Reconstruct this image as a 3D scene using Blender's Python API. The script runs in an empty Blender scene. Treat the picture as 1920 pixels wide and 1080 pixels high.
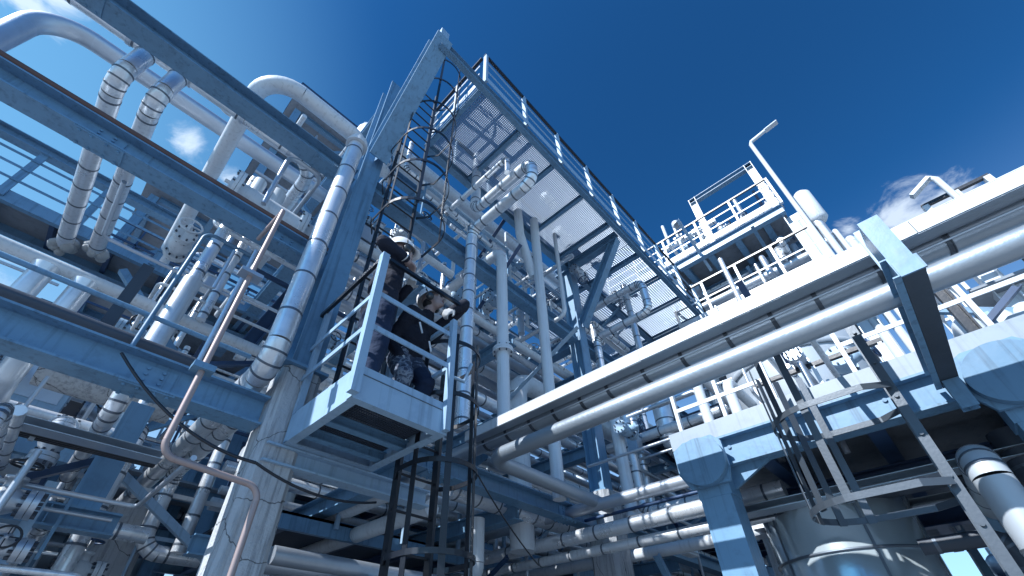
import bpy, bmesh, math, random
from mathutils import Vector as V, Matrix, Euler
random.seed(7)
S = bpy.context.scene
COL = S.collection

# ------------------------------------------------------------------ camera
CAM = V((0, 0, 1.6)); FPX, PX, PY = 820.0, 931.0, 621.0
rot = (Matrix.Rotation(math.radians(-45.5), 3, 'Z') @ Matrix.Rotation(math.radians(129.25), 3, 'X')
       @ Matrix.Rotation(math.radians(-0.2), 3, 'Z'))
cd = bpy.data.cameras.new('camera'); cam = bpy.data.objects.new('camera', cd); COL.objects.link(cam)
cam.matrix_world = Matrix.Translation(CAM) @ rot.to_4x4()
cd.sensor_width = 36.0; cd.lens = FPX / 1920 * 36.0
cd.shift_x = (960 - PX) / 1920; cd.shift_y = (PY - 540) / 1920
cd.clip_start = 0.05; cd.clip_end = 3000
S.camera = cam

# ------------------------------------------------------------------ light
SUN = V((-0.83, 0.10, 0.75)).normalized()          # towards the sun
S.view_settings.view_transform = 'Standard'; S.view_settings.look = 'None'
S.view_settings.exposure = 0.66; S.view_settings.gamma = 1.0
w = bpy.data.worlds.new('World'); S.world = w; w.use_nodes = True
nt = w.node_tree; nt.nodes.clear()
def N(t, **k):
    n = nt.nodes.new(t)
    for a, b in k.items(): setattr(n, a, b)
    return n
L = lambda a, b: nt.links.new(a, b)
sky = N('ShaderNodeTexSky', sky_type='NISHITA', sun_disc=False, altitude=300, air_density=1.0, dust_density=0.35, ozone_density=3.0)
sky.sun_elevation = math.asin(SUN.z); sky.sun_rotation = math.atan2(SUN.x, SUN.y)
tc = N('ShaderNodeTexCoord')
gm = N('ShaderNodeGamma'); gm.inputs['Gamma'].default_value = 1.5; L(sky.outputs[0], gm.inputs['Color'])
hm = N('ShaderNodeMix', data_type='RGBA', blend_type='MULTIPLY'); hm.inputs['Factor'].default_value = 1.0
L(gm.outputs[0], hm.inputs['A']); hm.inputs['B'].default_value = (0.20, 0.60, 0.69, 1)
hd = N('ShaderNodeVectorMath', operation='DOT_PRODUCT'); hd.inputs[1].default_value = V((-0.55, 0.70, 0.35)).normalized()
L(tc.outputs['Generated'], hd.inputs[0])
hr = N('ShaderNodeMapRange', interpolation_type='SMOOTHSTEP'); hr.inputs['From Min'].default_value = .54; hr.inputs['From Max'].default_value = 1.0; hr.inputs['To Max'].default_value = .72
L(hd.outputs['Value'], hr.inputs['Value'])
hs = N('ShaderNodeMix', data_type='RGBA'); L(hr.outputs[0], hs.inputs['Factor']); L(hm.outputs['Result'], hs.inputs['A']); hs.inputs['B'].default_value = (1.8, 4.5, 7.2, 1)
sx = N('ShaderNodeSeparateXYZ'); L(tc.outputs['Generated'], sx.inputs[0])
hz = N('ShaderNodeMapRange', interpolation_type='SMOOTHSTEP'); hz.inputs['From Min'].default_value = .68; hz.inputs['From Max'].default_value = -.02; hz.inputs['To Max'].default_value = .85
L(sx.outputs['Z'], hz.inputs['Value'])
h2 = N('ShaderNodeMix', data_type='RGBA'); L(hz.outputs[0], h2.inputs['Factor']); L(hs.outputs['Result'], h2.inputs['A']); h2.inputs['B'].default_value = (4.6, 6.6, 8.8, 1)
nz = N('ShaderNodeTexNoise'); nz.inputs['Scale'].default_value = 9.0; nz.inputs['Detail'].default_value = 9.0; nz.inputs['Roughness'].default_value = 0.62
nz.inputs['Distortion'].default_value = 0.6
mp = N('ShaderNodeMapping'); mp.inputs['Scale'].default_value = (1, 1, 1.9)
L(tc.outputs['Generated'], mp.inputs[0]); L(mp.outputs[0], nz.inputs['Vector'])
total = None
CLOUDS = []   # filled below: (direction, angular radius, strength)
def pdir(u, v):
    return (rot @ V(((u - PX) / FPX, -(v - PY) / FPX, -1.0))).normalized()
CLOUDS = [(pdir(352, 262), .09, .86), (pdir(90, -8), .10, 1.0), (pdir(30, -30), .12, .8), (pdir(1775, 385), .13, .95), (pdir(1700, 410), .09, 1.0),
          (pdir(1590, 428), .05, .8), (pdir(700, 1010), .3, .8), (pdir(-120, 620), .3, .7), (pdir(430, 330), .06, .8)]
for d, rad, st in CLOUDS:
    dp = N('ShaderNodeVectorMath', operation='DISTANCE'); dp.inputs[1].default_value = d
    L(tc.outputs['Generated'], dp.inputs[0])
    mr = N('ShaderNodeMapRange', interpolation_type='SMOOTHSTEP'); mr.inputs['From Min'].default_value = rad; mr.inputs['From Max'].default_value = 0.0
    mr.inputs['To Max'].default_value = st
    L(dp.outputs['Value'], mr.inputs['Value'])
    if total is None: total = mr.outputs[0]
    else:
        mx = N('ShaderNodeMath', operation='MAXIMUM'); L(total, mx.inputs[0]); L(mr.outputs[0], mx.inputs[1]); total = mx.outputs[0]
thr = N('ShaderNodeMath', operation='MULTIPLY_ADD'); thr.inputs[1].default_value = 0.46; L(total, thr.inputs[0])
nadj = N('ShaderNodeMath', operation='SUBTRACT'); nadj.inputs[1].default_value = 0.73; L(nz.outputs['Fac'], nadj.inputs[0]); L(nadj.outputs[0], thr.inputs[2])
cm = N('ShaderNodeMapRange', interpolation_type='SMOOTHSTEP'); cm.inputs['From Min'].default_value = 0.0; cm.inputs['From Max'].default_value = 0.28
cm.inputs['To Max'].default_value = 0.72
L(thr.outputs[0], cm.inputs['Value'])
mix = N('ShaderNodeMix', data_type='RGBA'); L(cm.outputs[0], mix.inputs['Factor']); L(h2.outputs['Result'], mix.inputs['A'])
mix.inputs['B'].default_value = (7.2, 8.3, 9.6, 1)
bg = N('ShaderNodeBackground'); bg.inputs['Strength'].default_value = 0.086
L(mix.outputs['Result'], bg.inputs['Color'])
wo = N('ShaderNodeOutputWorld'); L(bg.outputs[0], wo.inputs[0])
sl = bpy.data.lights.new('sun', 'SUN'); sl.energy = 5.0; sl.angle = math.radians(0.5); sl.color = (0.985, 0.99, 1.0)
so = bpy.data.objects.new('sun', sl); COL.objects.link(so); so.location = (0, 0, 40)
so.rotation_euler = SUN.to_track_quat('Z', 'Y').to_euler()

# ------------------------------------------------------------------ pixel -> point (each thing at its own real distance)
def ray(u, v): return rot @ V(((u - PX) / FPX, -(v - PY) / FPX, -1.0))
def at(u, v, x=None, y=None, z=None):
    r = ray(u, v)
    t = x / r.x if x is not None else y / r.y if y is not None else (z - CAM.z) / r.z
    return CAM + r * t
def LX(u1, v1, u2, v2, y):
    a, b = at(u1, v1, y=y), at(u2, v2, y=y); z = (a.z + b.z) / 2
    return V((a.x, y, z)), V((b.x, y, z))
def LY(u1, v1, u2, v2, x):
    a, b = at(u1, v1, x=x), at(u2, v2, x=x); z = (a.z + b.z) / 2
    return V((x, a.y, z)), V((x, b.y, z))
def LZ(u1, v1, u2, v2, y=None, x=None):
    a, b = at(u1, v1, x=x, y=y), at(u2, v2, x=x, y=y)
    m = (a + b) / 2
    return V((m.x, m.y, a.z)), V((m.x, m.y, b.z))

# ------------------------------------------------------------------ materials
def mat(name, col, rough=0.5, metal=0.0, var=0.10, bump=0.0, bscale=30.0, dirt=0.0, dirtcol=(0.05, 0.05, 0.06), streak=False, spec=0.5, coat=0.0, rvar=0.10, crack=False, drips=0.0):
    m = bpy.data.materials.new(name); m.use_nodes = True
    t = m.node_tree; b = t.nodes['Principled BSDF']
    b.inputs['Roughness'].default_value = rough; b.inputs['Metallic'].default_value = metal
    b.inputs['Specular IOR Level'].default_value = spec
    b.inputs['Coat Weight'].default_value = coat
    n = lambda ty: t.nodes.new(ty)
    g = n('ShaderNodeNewGeometry')
    oi = n('ShaderNodeObjectInfo')
    no = n('ShaderNodeTexNoise'); no.inputs['Scale'].default_value = 2.3; no.inputs['Detail'].default_value = 6; no.inputs['Roughness'].default_value = .6
    t.links.new(g.outputs['Position'], no.inputs['Vector'])
    a = n('ShaderNodeMath'); a.operation = 'ADD'; t.links.new(no.outputs['Fac'], a.inputs[0]); t.links.new(oi.outputs['Random'], a.inputs[1])
    mr = n('ShaderNodeMapRange'); mr.inputs['From Min'].default_value = .2; mr.inputs['From Max'].default_value = 1.8
    mr.inputs['To Min'].default_value = 1 - var; mr.inputs['To Max'].default_value = 1 + var
    t.links.new(a.outputs[0], mr.inputs['Value'])
    hv = n('ShaderNodeHueSaturation'); hv.inputs['Color'].default_value = (*col, 1)
    t.links.new(mr.outputs[0], hv.inputs['Value'])
    out = hv.outputs[0]
    if dirt:
        d = n('ShaderNodeTexNoise'); d.inputs['Scale'].default_value = 7.0; d.inputs['Detail'].default_value = 8; d.inputs['Roughness'].default_value = .7
        if streak:
            mp_ = n('ShaderNodeMapping'); mp_.inputs['Scale'].default_value = (3.5, 3.5, .35); t.links.new(g.outputs['Position'], mp_.inputs[0]); t.links.new(mp_.outputs[0], d.inputs['Vector'])
        else: t.links.new(g.outputs['Position'], d.inputs['Vector'])
        dr = n('ShaderNodeMapRange'); dr.inputs['From Min'].default_value = .5; dr.inputs['From Max'].default_value = .75; dr.inputs['To Max'].default_value = dirt
        t.links.new(d.outputs['Fac'], dr.inputs['Value'])
        mx_ = n('ShaderNodeMix'); mx_.data_type = 'RGBA'; t.links.new(dr.outputs[0], mx_.inputs['Factor']); t.links.new(out, mx_.inputs['A']); mx_.inputs['B'].default_value = (*dirtcol, 1)
        out = mx_.outputs['Result']
    if drips:       # thin runs of grime down the faces
        mp3 = n('ShaderNodeMapping'); mp3.inputs['Scale'].default_value = (16, 16, .7); t.links.new(g.outputs['Position'], mp3.inputs[0])
        d3 = n('ShaderNodeTexNoise'); d3.inputs['Scale'].default_value = 1.6; d3.inputs['Detail'].default_value = 5; t.links.new(mp3.outputs[0], d3.inputs['Vector'])
        r3 = n('ShaderNodeMapRange'); r3.inputs['From Min'].default_value = .54; r3.inputs['From Max'].default_value = .72; r3.inputs['To Max'].default_value = drips; t.links.new(d3.outputs['Fac'], r3.inputs['Value'])
        x3 = n('ShaderNodeMix'); x3.data_type = 'RGBA'; t.links.new(r3.outputs[0], x3.inputs['Factor']); t.links.new(out, x3.inputs['A']); x3.inputs['B'].default_value = (*[c * .35 for c in col], 1); out = x3.outputs['Result']
    if crack:
        vo = n('ShaderNodeTexVoronoi'); vo.feature = 'DISTANCE_TO_EDGE'; vo.inputs['Scale'].default_value = 2.1
        wn = n('ShaderNodeTexNoise'); wn.inputs['Scale'].default_value = 6; wn.inputs['Detail'].default_value = 4; t.links.new(g.outputs['Position'], wn.inputs['Vector'])
        wm = n('ShaderNodeMix'); wm.data_type = 'RGBA'; wm.inputs['Factor'].default_value = .12; t.links.new(g.outputs['Position'], wm.inputs['A']); t.links.new(wn.outputs['Color'], wm.inputs['B']); t.links.new(wm.outputs['Result'], vo.inputs['Vector'])
        cr = n('ShaderNodeMapRange'); cr.inputs['From Min'].default_value = .010; cr.inputs['From Max'].default_value = .002; cr.inputs['To Max'].default_value = .8; t.links.new(vo.outputs['Distance'], cr.inputs['Value'])
        x4 = n('ShaderNodeMix'); x4.data_type = 'RGBA'; t.links.new(cr.outputs[0], x4.inputs['Factor']); t.links.new(out, x4.inputs['A']); x4.inputs['B'].default_value = (.03, .032, .036, 1); out = x4.outputs['Result']
    t.links.new(out, b.inputs['Base Color'])
    r2 = n('ShaderNodeMapRange'); r2.inputs['To Min'].default_value = max(.05, rough - rvar); r2.inputs['To Max'].default_value = min(1, rough + rvar)
    t.links.new(no.outputs['Fac'], r2.inputs['Value']); t.links.new(r2.outputs[0], b.inputs['Roughness'])
    if bump:
        bn = n('ShaderNodeTexNoise'); bn.inputs['Scale'].default_value = bscale; bn.inputs['Detail'].default_value = 5
        t.links.new(g.outputs['Position'], bn.inputs['Vector'])
        bp = n('ShaderNodeBump'); bp.inputs['Strength'].default_value = bump; bp.inputs['Distance'].default_value = .01
        t.links.new(bn.outputs['Fac'], bp.inputs['Height']); t.links.new(bp.outputs[0], b.inputs['Normal'])
    return m
M = dict(
    blue=mat('blue_paint', (0.122, 0.25, 0.39), .42, var=.16, dirt=.45, dirtcol=(.055, .10, .155), bump=.12, bscale=14, drips=.55),
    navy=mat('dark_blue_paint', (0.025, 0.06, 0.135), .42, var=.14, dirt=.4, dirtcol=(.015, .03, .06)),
    pale=mat('pale_blue_paint', (0.28, 0.42, 0.56), .45, var=.08, dirt=.35, dirtcol=(.10, .19, .33), bump=.1, bscale=14, drips=.35),
    white=mat('white_paint', (0.56, 0.615, 0.665), .38, var=.07, dirt=.30, dirtcol=(.36, .41, .46), streak=True, drips=.35),
    clad=mat('aluminium_cladding', (0.72, 0.765, 0.81), .30, metal=.52, var=.08, bump=.30, bscale=9, dirt=.35, dirtcol=(.32, .37, .43), rvar=.14, drips=.3),
    galv=mat('galvanised_steel', (0.47, 0.53, 0.60), .42, metal=.7, var=.12, bump=.15, bscale=40, dirt=.3, dirtcol=(.26, .30, .35)),
    seam=mat('band_steel', (0.13, 0.16, 0.20), .45, metal=.6),
    black=mat('black_steel', (0.010, 0.014, 0.022), .34, var=.2, dirt=.25, dirtcol=(.05, .06, .075), bump=.1),
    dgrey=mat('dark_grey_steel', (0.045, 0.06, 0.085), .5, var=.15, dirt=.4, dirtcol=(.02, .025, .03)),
    conc=mat('concrete', (0.40, 0.43, 0.46), .88, var=.2, bump=.9, bscale=45, dirt=.85, dirtcol=(.12, .135, .155), streak=True, spec=.3, crack=True, drips=.6),
    copper=mat('copper_tube', (0.36, 0.285, 0.275), .5, metal=.3, var=.12, dirt=.3, dirtcol=(.26, .2, .19)),
    rust=mat('brown_primer', (0.105, 0.06, 0.052), .65, var=.15, dirt=.4, dirtcol=(.05, .035, .035)),
    deck=mat('deck_plate', (0.21, 0.245, 0.285), .72, var=.15, bump=.5, bscale=55, dirt=.6, dirtcol=(.07, .085, .11)),
    grate=mat('galvanised_grating', (0.25, 0.315, 0.40), .5, metal=.35, var=.06),
    tank=mat('tank_cladding', (0.62, 0.73, 0.79), .16, metal=.6, var=.07, bump=.25, bscale=5, dirt=.15, dirtcol=(.3, .36, .4)),
    cream=mat('pale_cladding', (0.42, 0.475, 0.53), .5, metal=.2, var=.07, dirt=.25, dirtcol=(.4, .42, .43), streak=True),
    cloth=mat('wrap_cloth', (0.33, 0.35, 0.36), .9, var=.2, bump=.8, bscale=25),
    ground=mat('gravel_ground', (0.20, 0.212, 0.225), .95, var=.2, bump=.6, bscale=20, dirt=.5, dirtcol=(.12, .125, .13)),
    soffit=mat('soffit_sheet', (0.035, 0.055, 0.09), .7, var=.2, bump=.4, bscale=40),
    dgalv=mat('weathered_galvanised', (0.07, 0.088, 0.11), .42, metal=.4, var=.2, bump=.08, bscale=60, dirt=.4, dirtcol=(.10, .12, .15)),
    gpipe=mat('shaded_grey_jacket', (0.33, 0.385, 0.44), .38, metal=.6, var=.1, bump=.25, bscale=22, dirt=.3, dirtcol=(.25, .3, .35)),  # grey set dark so tray underside and its pipes look shaded
    kerb=mat('kerb_paint', (0.25, 0.31, 0.37), .45, var=.08, dirt=.4, dirtcol=(.15, .19, .24), drips=.35),
    glass=mat('dark_glass', (0.03, 0.05, 0.08), .08, var=.05),
)

# ------------------------------------------------------------------ mesh builder
class MB:
    def __init__(s): s.v = []; s.f = []; s.s = []; s.m = []
    def add(s, vs, fs, smooth=False, m=0):
        o = len(s.v); s.v += [V(x) for x in vs]
        for f in fs: s.f.append([o + i for i in f]); s.s.append(smooth); s.m.append(m)
        return s
    @staticmethod
    def frame(p, q, up):
        t = (q - p).normalized(); up = V(up)
        if abs(t.dot(up.normalized())) > .98: up = V((0, 1, 0)) if abs(t.y) < .9 else V((1, 0, 0))
        sd = t.cross(up).normalized(); return t, sd, sd.cross(t).normalized()
    def prism(s, poly, p, q, up=(0, 0, 1), m=0):
        p, q = V(p), V(q); t, sd, u = s.frame(p, q, up); n = len(poly)
        vs = [p + sd * a + u * b for a, b in poly] + [q + sd * a + u * b for a, b in poly]
        fs = [[i, i + n, (i + 1) % n + n, (i + 1) % n] for i in range(n)]
        area = sum(poly[i][0] * poly[(i + 1) % n][1] - poly[(i + 1) % n][0] * poly[i][1] for i in range(n))
        if area < 0: fs = [f[::-1] for f in fs]
        caps = [list(range(n)), list(range(2 * n - 1, n - 1, -1))]
        if area < 0: caps = [c[::-1] for c in caps]
        return s.add(vs, fs + caps, False, m)
    def bar(s, p, q, w, h, up=(0, 0, 1), m=0):
        return s.prism([(-w/2, -h/2), (w/2, -h/2), (w/2, h/2), (-w/2, h/2)], p, q, up, m)
    def box(s, a, b, m=0):
        a, b = V(a), V(b); c0 = V((a.x, (a.y + b.y) / 2, (a.z + b.z) / 2)); c1 = V((b.x, c0.y, c0.z))
        return s.bar(c0, c1, abs(b.y - a.y), abs(b.z - a.z), (0, 0, 1), m)
    def ibeam(s, p, q, h=.22, w=.2, tf=.016, tw=.011, up=(0, 0, 1), m=0):
        a, b, c = w / 2, h / 2, tw / 2
        return s.prism([(-a, -b), (a, -b), (a, -b + tf), (c, -b + tf), (c, b - tf), (a, b - tf), (a, b), (-a, b), (-a, b - tf), (-c, b - tf), (-c, -b + tf), (-a, -b + tf)], p, q, up, m)
    def chan(s, p, q, h=.22, w=.08, t=.012, up=(0, 0, 1), flip=1, m=0):
        b = h / 2; f = flip
        return s.prism([(0, -b), (f * w, -b), (f * w, -b + t), (f * t, -b + t), (f * t, b - t), (f * w, b - t), (f * w, b), (0, b)], p, q, up, m)
    def angle(s, p, q, a=.06, t=.006, up=(0, 0, 1), flip=1, m=0):
        f = flip
        return s.prism([(0, 0), (f * a, 0), (f * a, t), (f * t, t), (f * t, a), (0, a)], p, q, up, m)
    def sweep(s, pts, r, n=14, smooth=True, m=0, caps=True, closed=False):
        pts = [V(p) for p in pts]; k = len(pts); rr = r if isinstance(r, (list, tuple)) else [r] * k
        T = []
        for i in range(k):
            a = pts[i - 1] if i or closed else pts[0]; b = pts[(i + 1) % k] if i < k - 1 or closed else pts[-1]
            T.append((b - a).normalized())
        up = V((0, 0, 1)) if abs(T[0].z) < .9 else V((0, 1, 0))
        sd = T[0].cross(up).normalized(); vs = []
        for i in range(k):
            sd = (sd - T[i] * sd.dot(T[i])).normalized(); u = sd.cross(T[i])
            sc = 1.0
            for j in range(n):
                th = 2 * math.pi * j / n; vs.append(pts[i] + (sd * math.cos(th) + u * math.sin(th)) * rr[i] * sc)
        fs = []
        for i in range(k if closed else k - 1):
            i2 = (i + 1) % k
            for j in range(n): fs.append([i * n + j, i * n + (j + 1) % n, i2 * n + (j + 1) % n, i2 * n + j])
        s.add(vs, fs, smooth, m)
        if caps and not closed:
            s.add(vs[:n], [list(range(n))[::-1]], False, m); s.add(vs[-n:], [list(range(n))], False, m)
        return s
    def disc(s, c, ax, r, th, n=20, m=0):
        ax = V(ax).normalized(); c = V(c); return s.sweep([c - ax * th / 2, c + ax * th / 2], r, n, True, m)
    def lathe(s, prof, c, ax=(0, 0, 1), n=24, m=0, smooth=True):
        ax = V(ax).normalized(); c = V(c); up = V((0, 0, 1)) if abs(ax.z) < .9 else V((1, 0, 0))
        a = ax.cross(up).normalized(); b = ax.cross(a); vs = []
        for r, z in prof:
            for j in range(n):
                th = 2 * math.pi * j / n; vs.append(c + ax * z + (a * math.cos(th) + b * math.sin(th)) * max(r, 1e-4))
        fs = [[i * n + j, (i + 1) * n + j, (i + 1) * n + (j + 1) % n, i * n + (j + 1) % n] for i in range(len(prof) - 1) for j in range(n)]
        return s.add(vs, [f[::-1] for f in fs], smooth, m)
    def ball(s, c, r, n=14, m=0, sc=(1, 1, 1)):
        c = V(c); k = n // 2; vs = []; fs = []
        for i in range(k + 1):
            ph = math.pi * i / k
            for j in range(n):
                th = 2 * math.pi * j / n
                vs.append(c + V((math.sin(ph) * math.cos(th) * sc[0], math.sin(ph) * math.sin(th) * sc[1], -math.cos(ph) * sc[2])) * r)
        for i in range(k):
            for j in range(n): fs.append([i * n + j, i * n + (j + 1) % n, (i + 1) * n + (j + 1) % n, (i + 1) * n + j])
        return s.add(vs, fs, True, m)
    def torus(s, c, ax, R, r, n=24, k=8, m=0):
        ax = V(ax).normalized(); up = V((0, 0, 1)) if abs(ax.z) < .9 else V((1, 0, 0)); a = ax.cross(up).normalized(); b = ax.cross(a)
        return s.sweep([V(c) + (a * math.cos(2 * math.pi * i / n) + b * math.sin(2 * math.pi * i / n)) * R for i in range(n)], r, k, True, m, False, True)
    def build(s, name, mats, parent=None, origin=None):
        o = V(origin) if origin is not None else sum(s.v, V()) / len(s.v)
        me = bpy.data.meshes.new(name)
        me.from_pydata([v - o for v in s.v], [], s.f)
        for p, sm, mi in zip(me.polygons, s.s, s.m): p.use_smooth = sm; p.material_index = mi
        for x in (mats if isinstance(mats, (list, tuple)) else [mats]): me.materials.append(M[x] if isinstance(x, str) else x)
        me.update()
        ob = bpy.data.objects.new(name, me); COL.objects.link(ob)
        ob.location = o
        if parent is not None:
            ob.parent = parent; ob.location = o - wloc(parent)
        return ob
def wloc(o):
    l = V(o.location)
    while o.parent is not None: o = o.parent; l = l + V(o.location)
    return l
def tag(o, label=None, cat=None, group=None, kind=None):
    if label: o['label'] = label
    if cat: o['category'] = cat
    if group: o['group'] = group
    if kind: o['kind'] = kind
    return o
def empty(name, loc, label, cat, group=None):
    o = bpy.data.objects.new(name, None); COL.objects.link(o); o.location = V(loc); o.empty_display_size = .1
    return tag(o, label, cat, group)

# ------------------------------------------------------------------ builders
def beam(p, q, label, h=.22, w=.2, m='blue', name='steel_beam', cat='beam', group=None, up=(0, 0, 1), tf=.016, tw=.011, stiff=0, splice=()):
    b = MB().ibeam(V(p), V(q), h, w, tf, tw, up)
    o = b.build(name, m, None, (V(p) + V(q)) / 2); tag(o, label, cat, group)
    for x in splice:      # bolted splice plates below the flange and on the web
        t, sd, u = MB.frame(V(p), V(q), up); c = V(p) + t * x; k = MB()
        k.bar(c - t * .17 - u * (h / 2 + .006), c + t * .17 - u * (h / 2 + .006), w * .92, .011, u)
        for sg in (-1, 1): k.bar(c - t * .13 + sd * sg * (tw / 2 + .006), c + t * .13 + sd * sg * (tw / 2 + .006), .011, h * .6, u)
        for a_ in (-.13, -.05, .05, .13):
            for b_ in (-.34, .34): k.sweep([c + t * a_ + sd * w * b_ - u * (h / 2 + .008), c + t * a_ + sd * w * b_ - u * (h / 2 + .028)], .013, 6, False)
            if abs(a_) < .12:
                for b_ in (-.18, 0, .18):
                    for sg in (-1, 1): k.sweep([c + t * a_ + u * h * b_ + sd * sg * (tw / 2 + .008), c + t * a_ + u * h * b_ + sd * sg * (tw / 2 + .026)], .012, 6, False)
        k.build('splice_plate', m, o)
    if stiff:
        t, sd, u = MB.frame(V(p), V(q), up)
        for i in range(stiff):
            c = V(p).lerp(V(q), (i + .5) / stiff)
            sb = MB()
            for sg in (-1, 1): sb.bar(c + sd * sg * (tw / 2 + .001) , c + sd * sg * (w / 2 - .006), .010, h - 2 * tf - .004, u)
            sb.build('stiffener', m, o)
    return o
def fillet(pts, R):
    pts = [V(p) for p in pts]; segs = []; arcs = []; prev = pts[0]
    for i in range(1, len(pts) - 1):
        a = (pts[i] - pts[i-1]).normalized(); b = (pts[i+1] - pts[i]).normalized()
        ang = math.acos(max(-1, min(1, a.dot(b))))
        if ang < .02: continue
        d = min(R * math.tan(ang / 2), (pts[i] - prev).length * .98, (pts[i+1] - pts[i]).length * .49 if i < len(pts) - 2 else (pts[i+1]-pts[i]).length * .98)
        Re = d / math.tan(ang / 2); s0 = pts[i] - a * d; axis = a.cross(b).normalized(); c = s0 + (axis.cross(a)).normalized() * Re
        segs.append((prev, s0)); arcs.append((s0, c, axis, ang)); prev = pts[i] + b * d
    segs.append((prev, pts[-1])); return segs, arcs
def arcpts(a, k):
    s0, c, ax, ang = a
    return [c + Matrix.Rotation(ang * i / k, 3, ax) @ (s0 - c) for i in range(k + 1)]
def pipe(pts, r, label, m='white', name='pipe', cat='pipe', group=None, seam=0, R=None, n=16, fl=(), kelbow=None, off=.25, seamw=.011):
    R = R or r * 3.0
    segs, arcs = fillet(pts, R)
    b = MB()
    for a, c in segs:
        Ln = (c - a).length
        if Ln < 1e-4: continue
        b.sweep([a, c], r, n)
        if seam:
            t = (c - a).normalized(); x = off * seam
            while x < Ln - .02:
                b.sweep([a + t * (x - seamw), a + t * (x + seamw)], r + .0035, n, True, 1); x += seam
    o = b.build(name, [m, 'seam'] if seam else [m], None, V(pts[0])); tag(o, label, cat, group)
    for A in arcs:
        e = MB()
        if seam:
            k = kelbow or max(3, round(A[3] / math.radians(20)))
            ap = arcpts(A, k); e.sweep(ap, r * 1.012, n, True, 0, False)
            for i in range(1, k):
                t = (ap[i+1] - ap[i-1]).normalized(); e.sweep([ap[i] - t * seamw * .8, ap[i] + t * seamw * .8], r * 1.012 + .004, n, True, 1)
            e.build('elbow', [m, 'seam'], o)
        else:
            e.sweep(arcpts(A, 9), r * 1.004, n, True, 0, False); e.build('elbow', [m], o)
    for (c, ax) in fl: flange(c, ax, r, o)
    return o
def flange(c, ax, r, parent, m='white'):
    c, ax = V(c), V(ax).normalized(); f = MB(); R = r * 1.55 + .012
    f.disc(c - ax * .019, ax, R, .034, 22); f.disc(c + ax * .019, ax, R, .034, 22)
    up = V((0, 0, 1)) if abs(ax.z) < .9 else V((1, 0, 0)); a = ax.cross(up).normalized(); d = ax.cross(a)
    k = 8 if r < .1 else 12
    for i in range(k):
        th = 2 * math.pi * (i + .5) / k; q = c + (a * math.cos(th) + d * math.sin(th)) * (R - .02)
        f.sweep([q - ax * .06, q + ax * .06], .011, 6, False, 1)
    return f.build('flange', [m, 'dgrey'], parent)
def rail(p, q, label, n=4, h=1.1, m='white', top='black', mids=(.5, .78), toe=.14, pw=.05, group=None, name='guard_rail', out=0, ends=(1, 1)):
    p, q = V(p), V(q); o = empty(name, p, label, 'railing', group); t = (q - p).normalized(); up = V((0, 0, 1))
    for i in range(n):
        if (i == 0 and not ends[0]) or (i == n - 1 and not ends[1]): continue
        c = p.lerp(q, i / (n - 1)); MB().bar(c, c + up * (h - .02), pw, pw * .7, t).build('post', m, o)
    sd = t.cross(up).normalized() * .026
    MB().bar(p - t * .03 + up * h, q + t * .03 + up * h, .05, .045).build('top_rail', top, o)
    for z in mids: MB().bar(p + up * h * z + sd * .6, q + up * h * z + sd * .6, .012, .04).build('mid_rail', m, o)
    if toe: MB().bar(p + up * toe / 2 + sd * 1.3, q + up * toe / 2 + sd * 1.3, .008, toe).build('toe_board', m, o)
    return o
def grating_mesh(x0, x1, y0, y1, z, px=.04, py=.05, h=.03, w=.005):
    b = MB(); n = int((x1 - x0) / px)
    for i in range(n + 1):
        x = x0 + (x1 - x0) * i / n; b.box((x - w/2, y0, z - h), (x + w/2, y1, z))
    n = int((y1 - y0) / py)
    for i in range(n + 1):
        y = y0 + (y1 - y0) * i / n; b.box((x0, y - w/2, z - h + .003), (x1, y + w/2, z - .003))
    return b
def caged_ladder(c, bulge, label, z0, z1, width=.42, rad=.36, depth=.72, hoops=(), straps=5, strap_z=None, m='black', stile=(.065, .012), strapw=.04, hoopw=.05, rung=.29, strap_top=None):
    """ladder foot at c, rungs square to `bulge` (unit horizontal vector), cage bulging that way"""
    c = V((c[0], c[1], 0)); bu = V((bulge[0], bulge[1], 0)).normalized(); sd = V((-bu.y, bu.x, 0))
    o = empty('caged_ladder', V((c.x, c.y, z0)), label, 'ladder')
    for s in (-1, 1):
        p = c + sd * s * width / 2
        MB().bar(V((p.x, p.y, z0)), V((p.x, p.y, z1)), stile[0], stile[1], sd).build('stile', m, o)
    z = z0 + .2; 
    while z < z1 - .1:
        a = c + sd * (-width / 2 - .02); d = c + sd * (width / 2 + .02)
        MB().sweep([V((a.x, a.y, z)), V((d.x, d.y, z))], .012, 8).build('rung', m, o); z += rung
    def pt(th, r=0): # th -90..90 ; cage outline
        return c + bu * (depth - rad + (rad + r) * math.cos(th)) + sd * (rad + r) * math.sin(th)
    def outline(r=0):
        P = [c + sd * -(rad + r) * .72, c + sd * -(rad + r) + bu * .14]
        P += [pt(-math.pi / 2 + math.pi * i / 16, r) for i in range(17)]
        P += [c + sd * (rad + r) + bu * .14, c + sd * (rad + r) * .72]
        return P
    for hz in hoops:
        b = MB(); P = outline()
        for i in range(len(P) - 1):
            a, d = P[i], P[i+1]; t = (d - a).normalized() * .002
            b.bar(V((a.x, a.y, hz)) - t, V((d.x, d.y, hz)) + t, .008, hoopw)
        b.build('hoop', m, o)
    zs = strap_z or (min(hoops) - .03, max(hoops) + .03)
    for i in range(straps):
        th = -math.pi * .46 + math.pi * .92 * i / (straps - 1); p = pt(th, -.010); nrm = V((bu * math.cos(th) + sd * math.sin(th)))
        MB().bar(V((p.x, p.y, zs[0])), V((p.x, p.y, zs[1])), strapw, .007, nrm).build('cage_strap', m, o)
    return o
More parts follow.
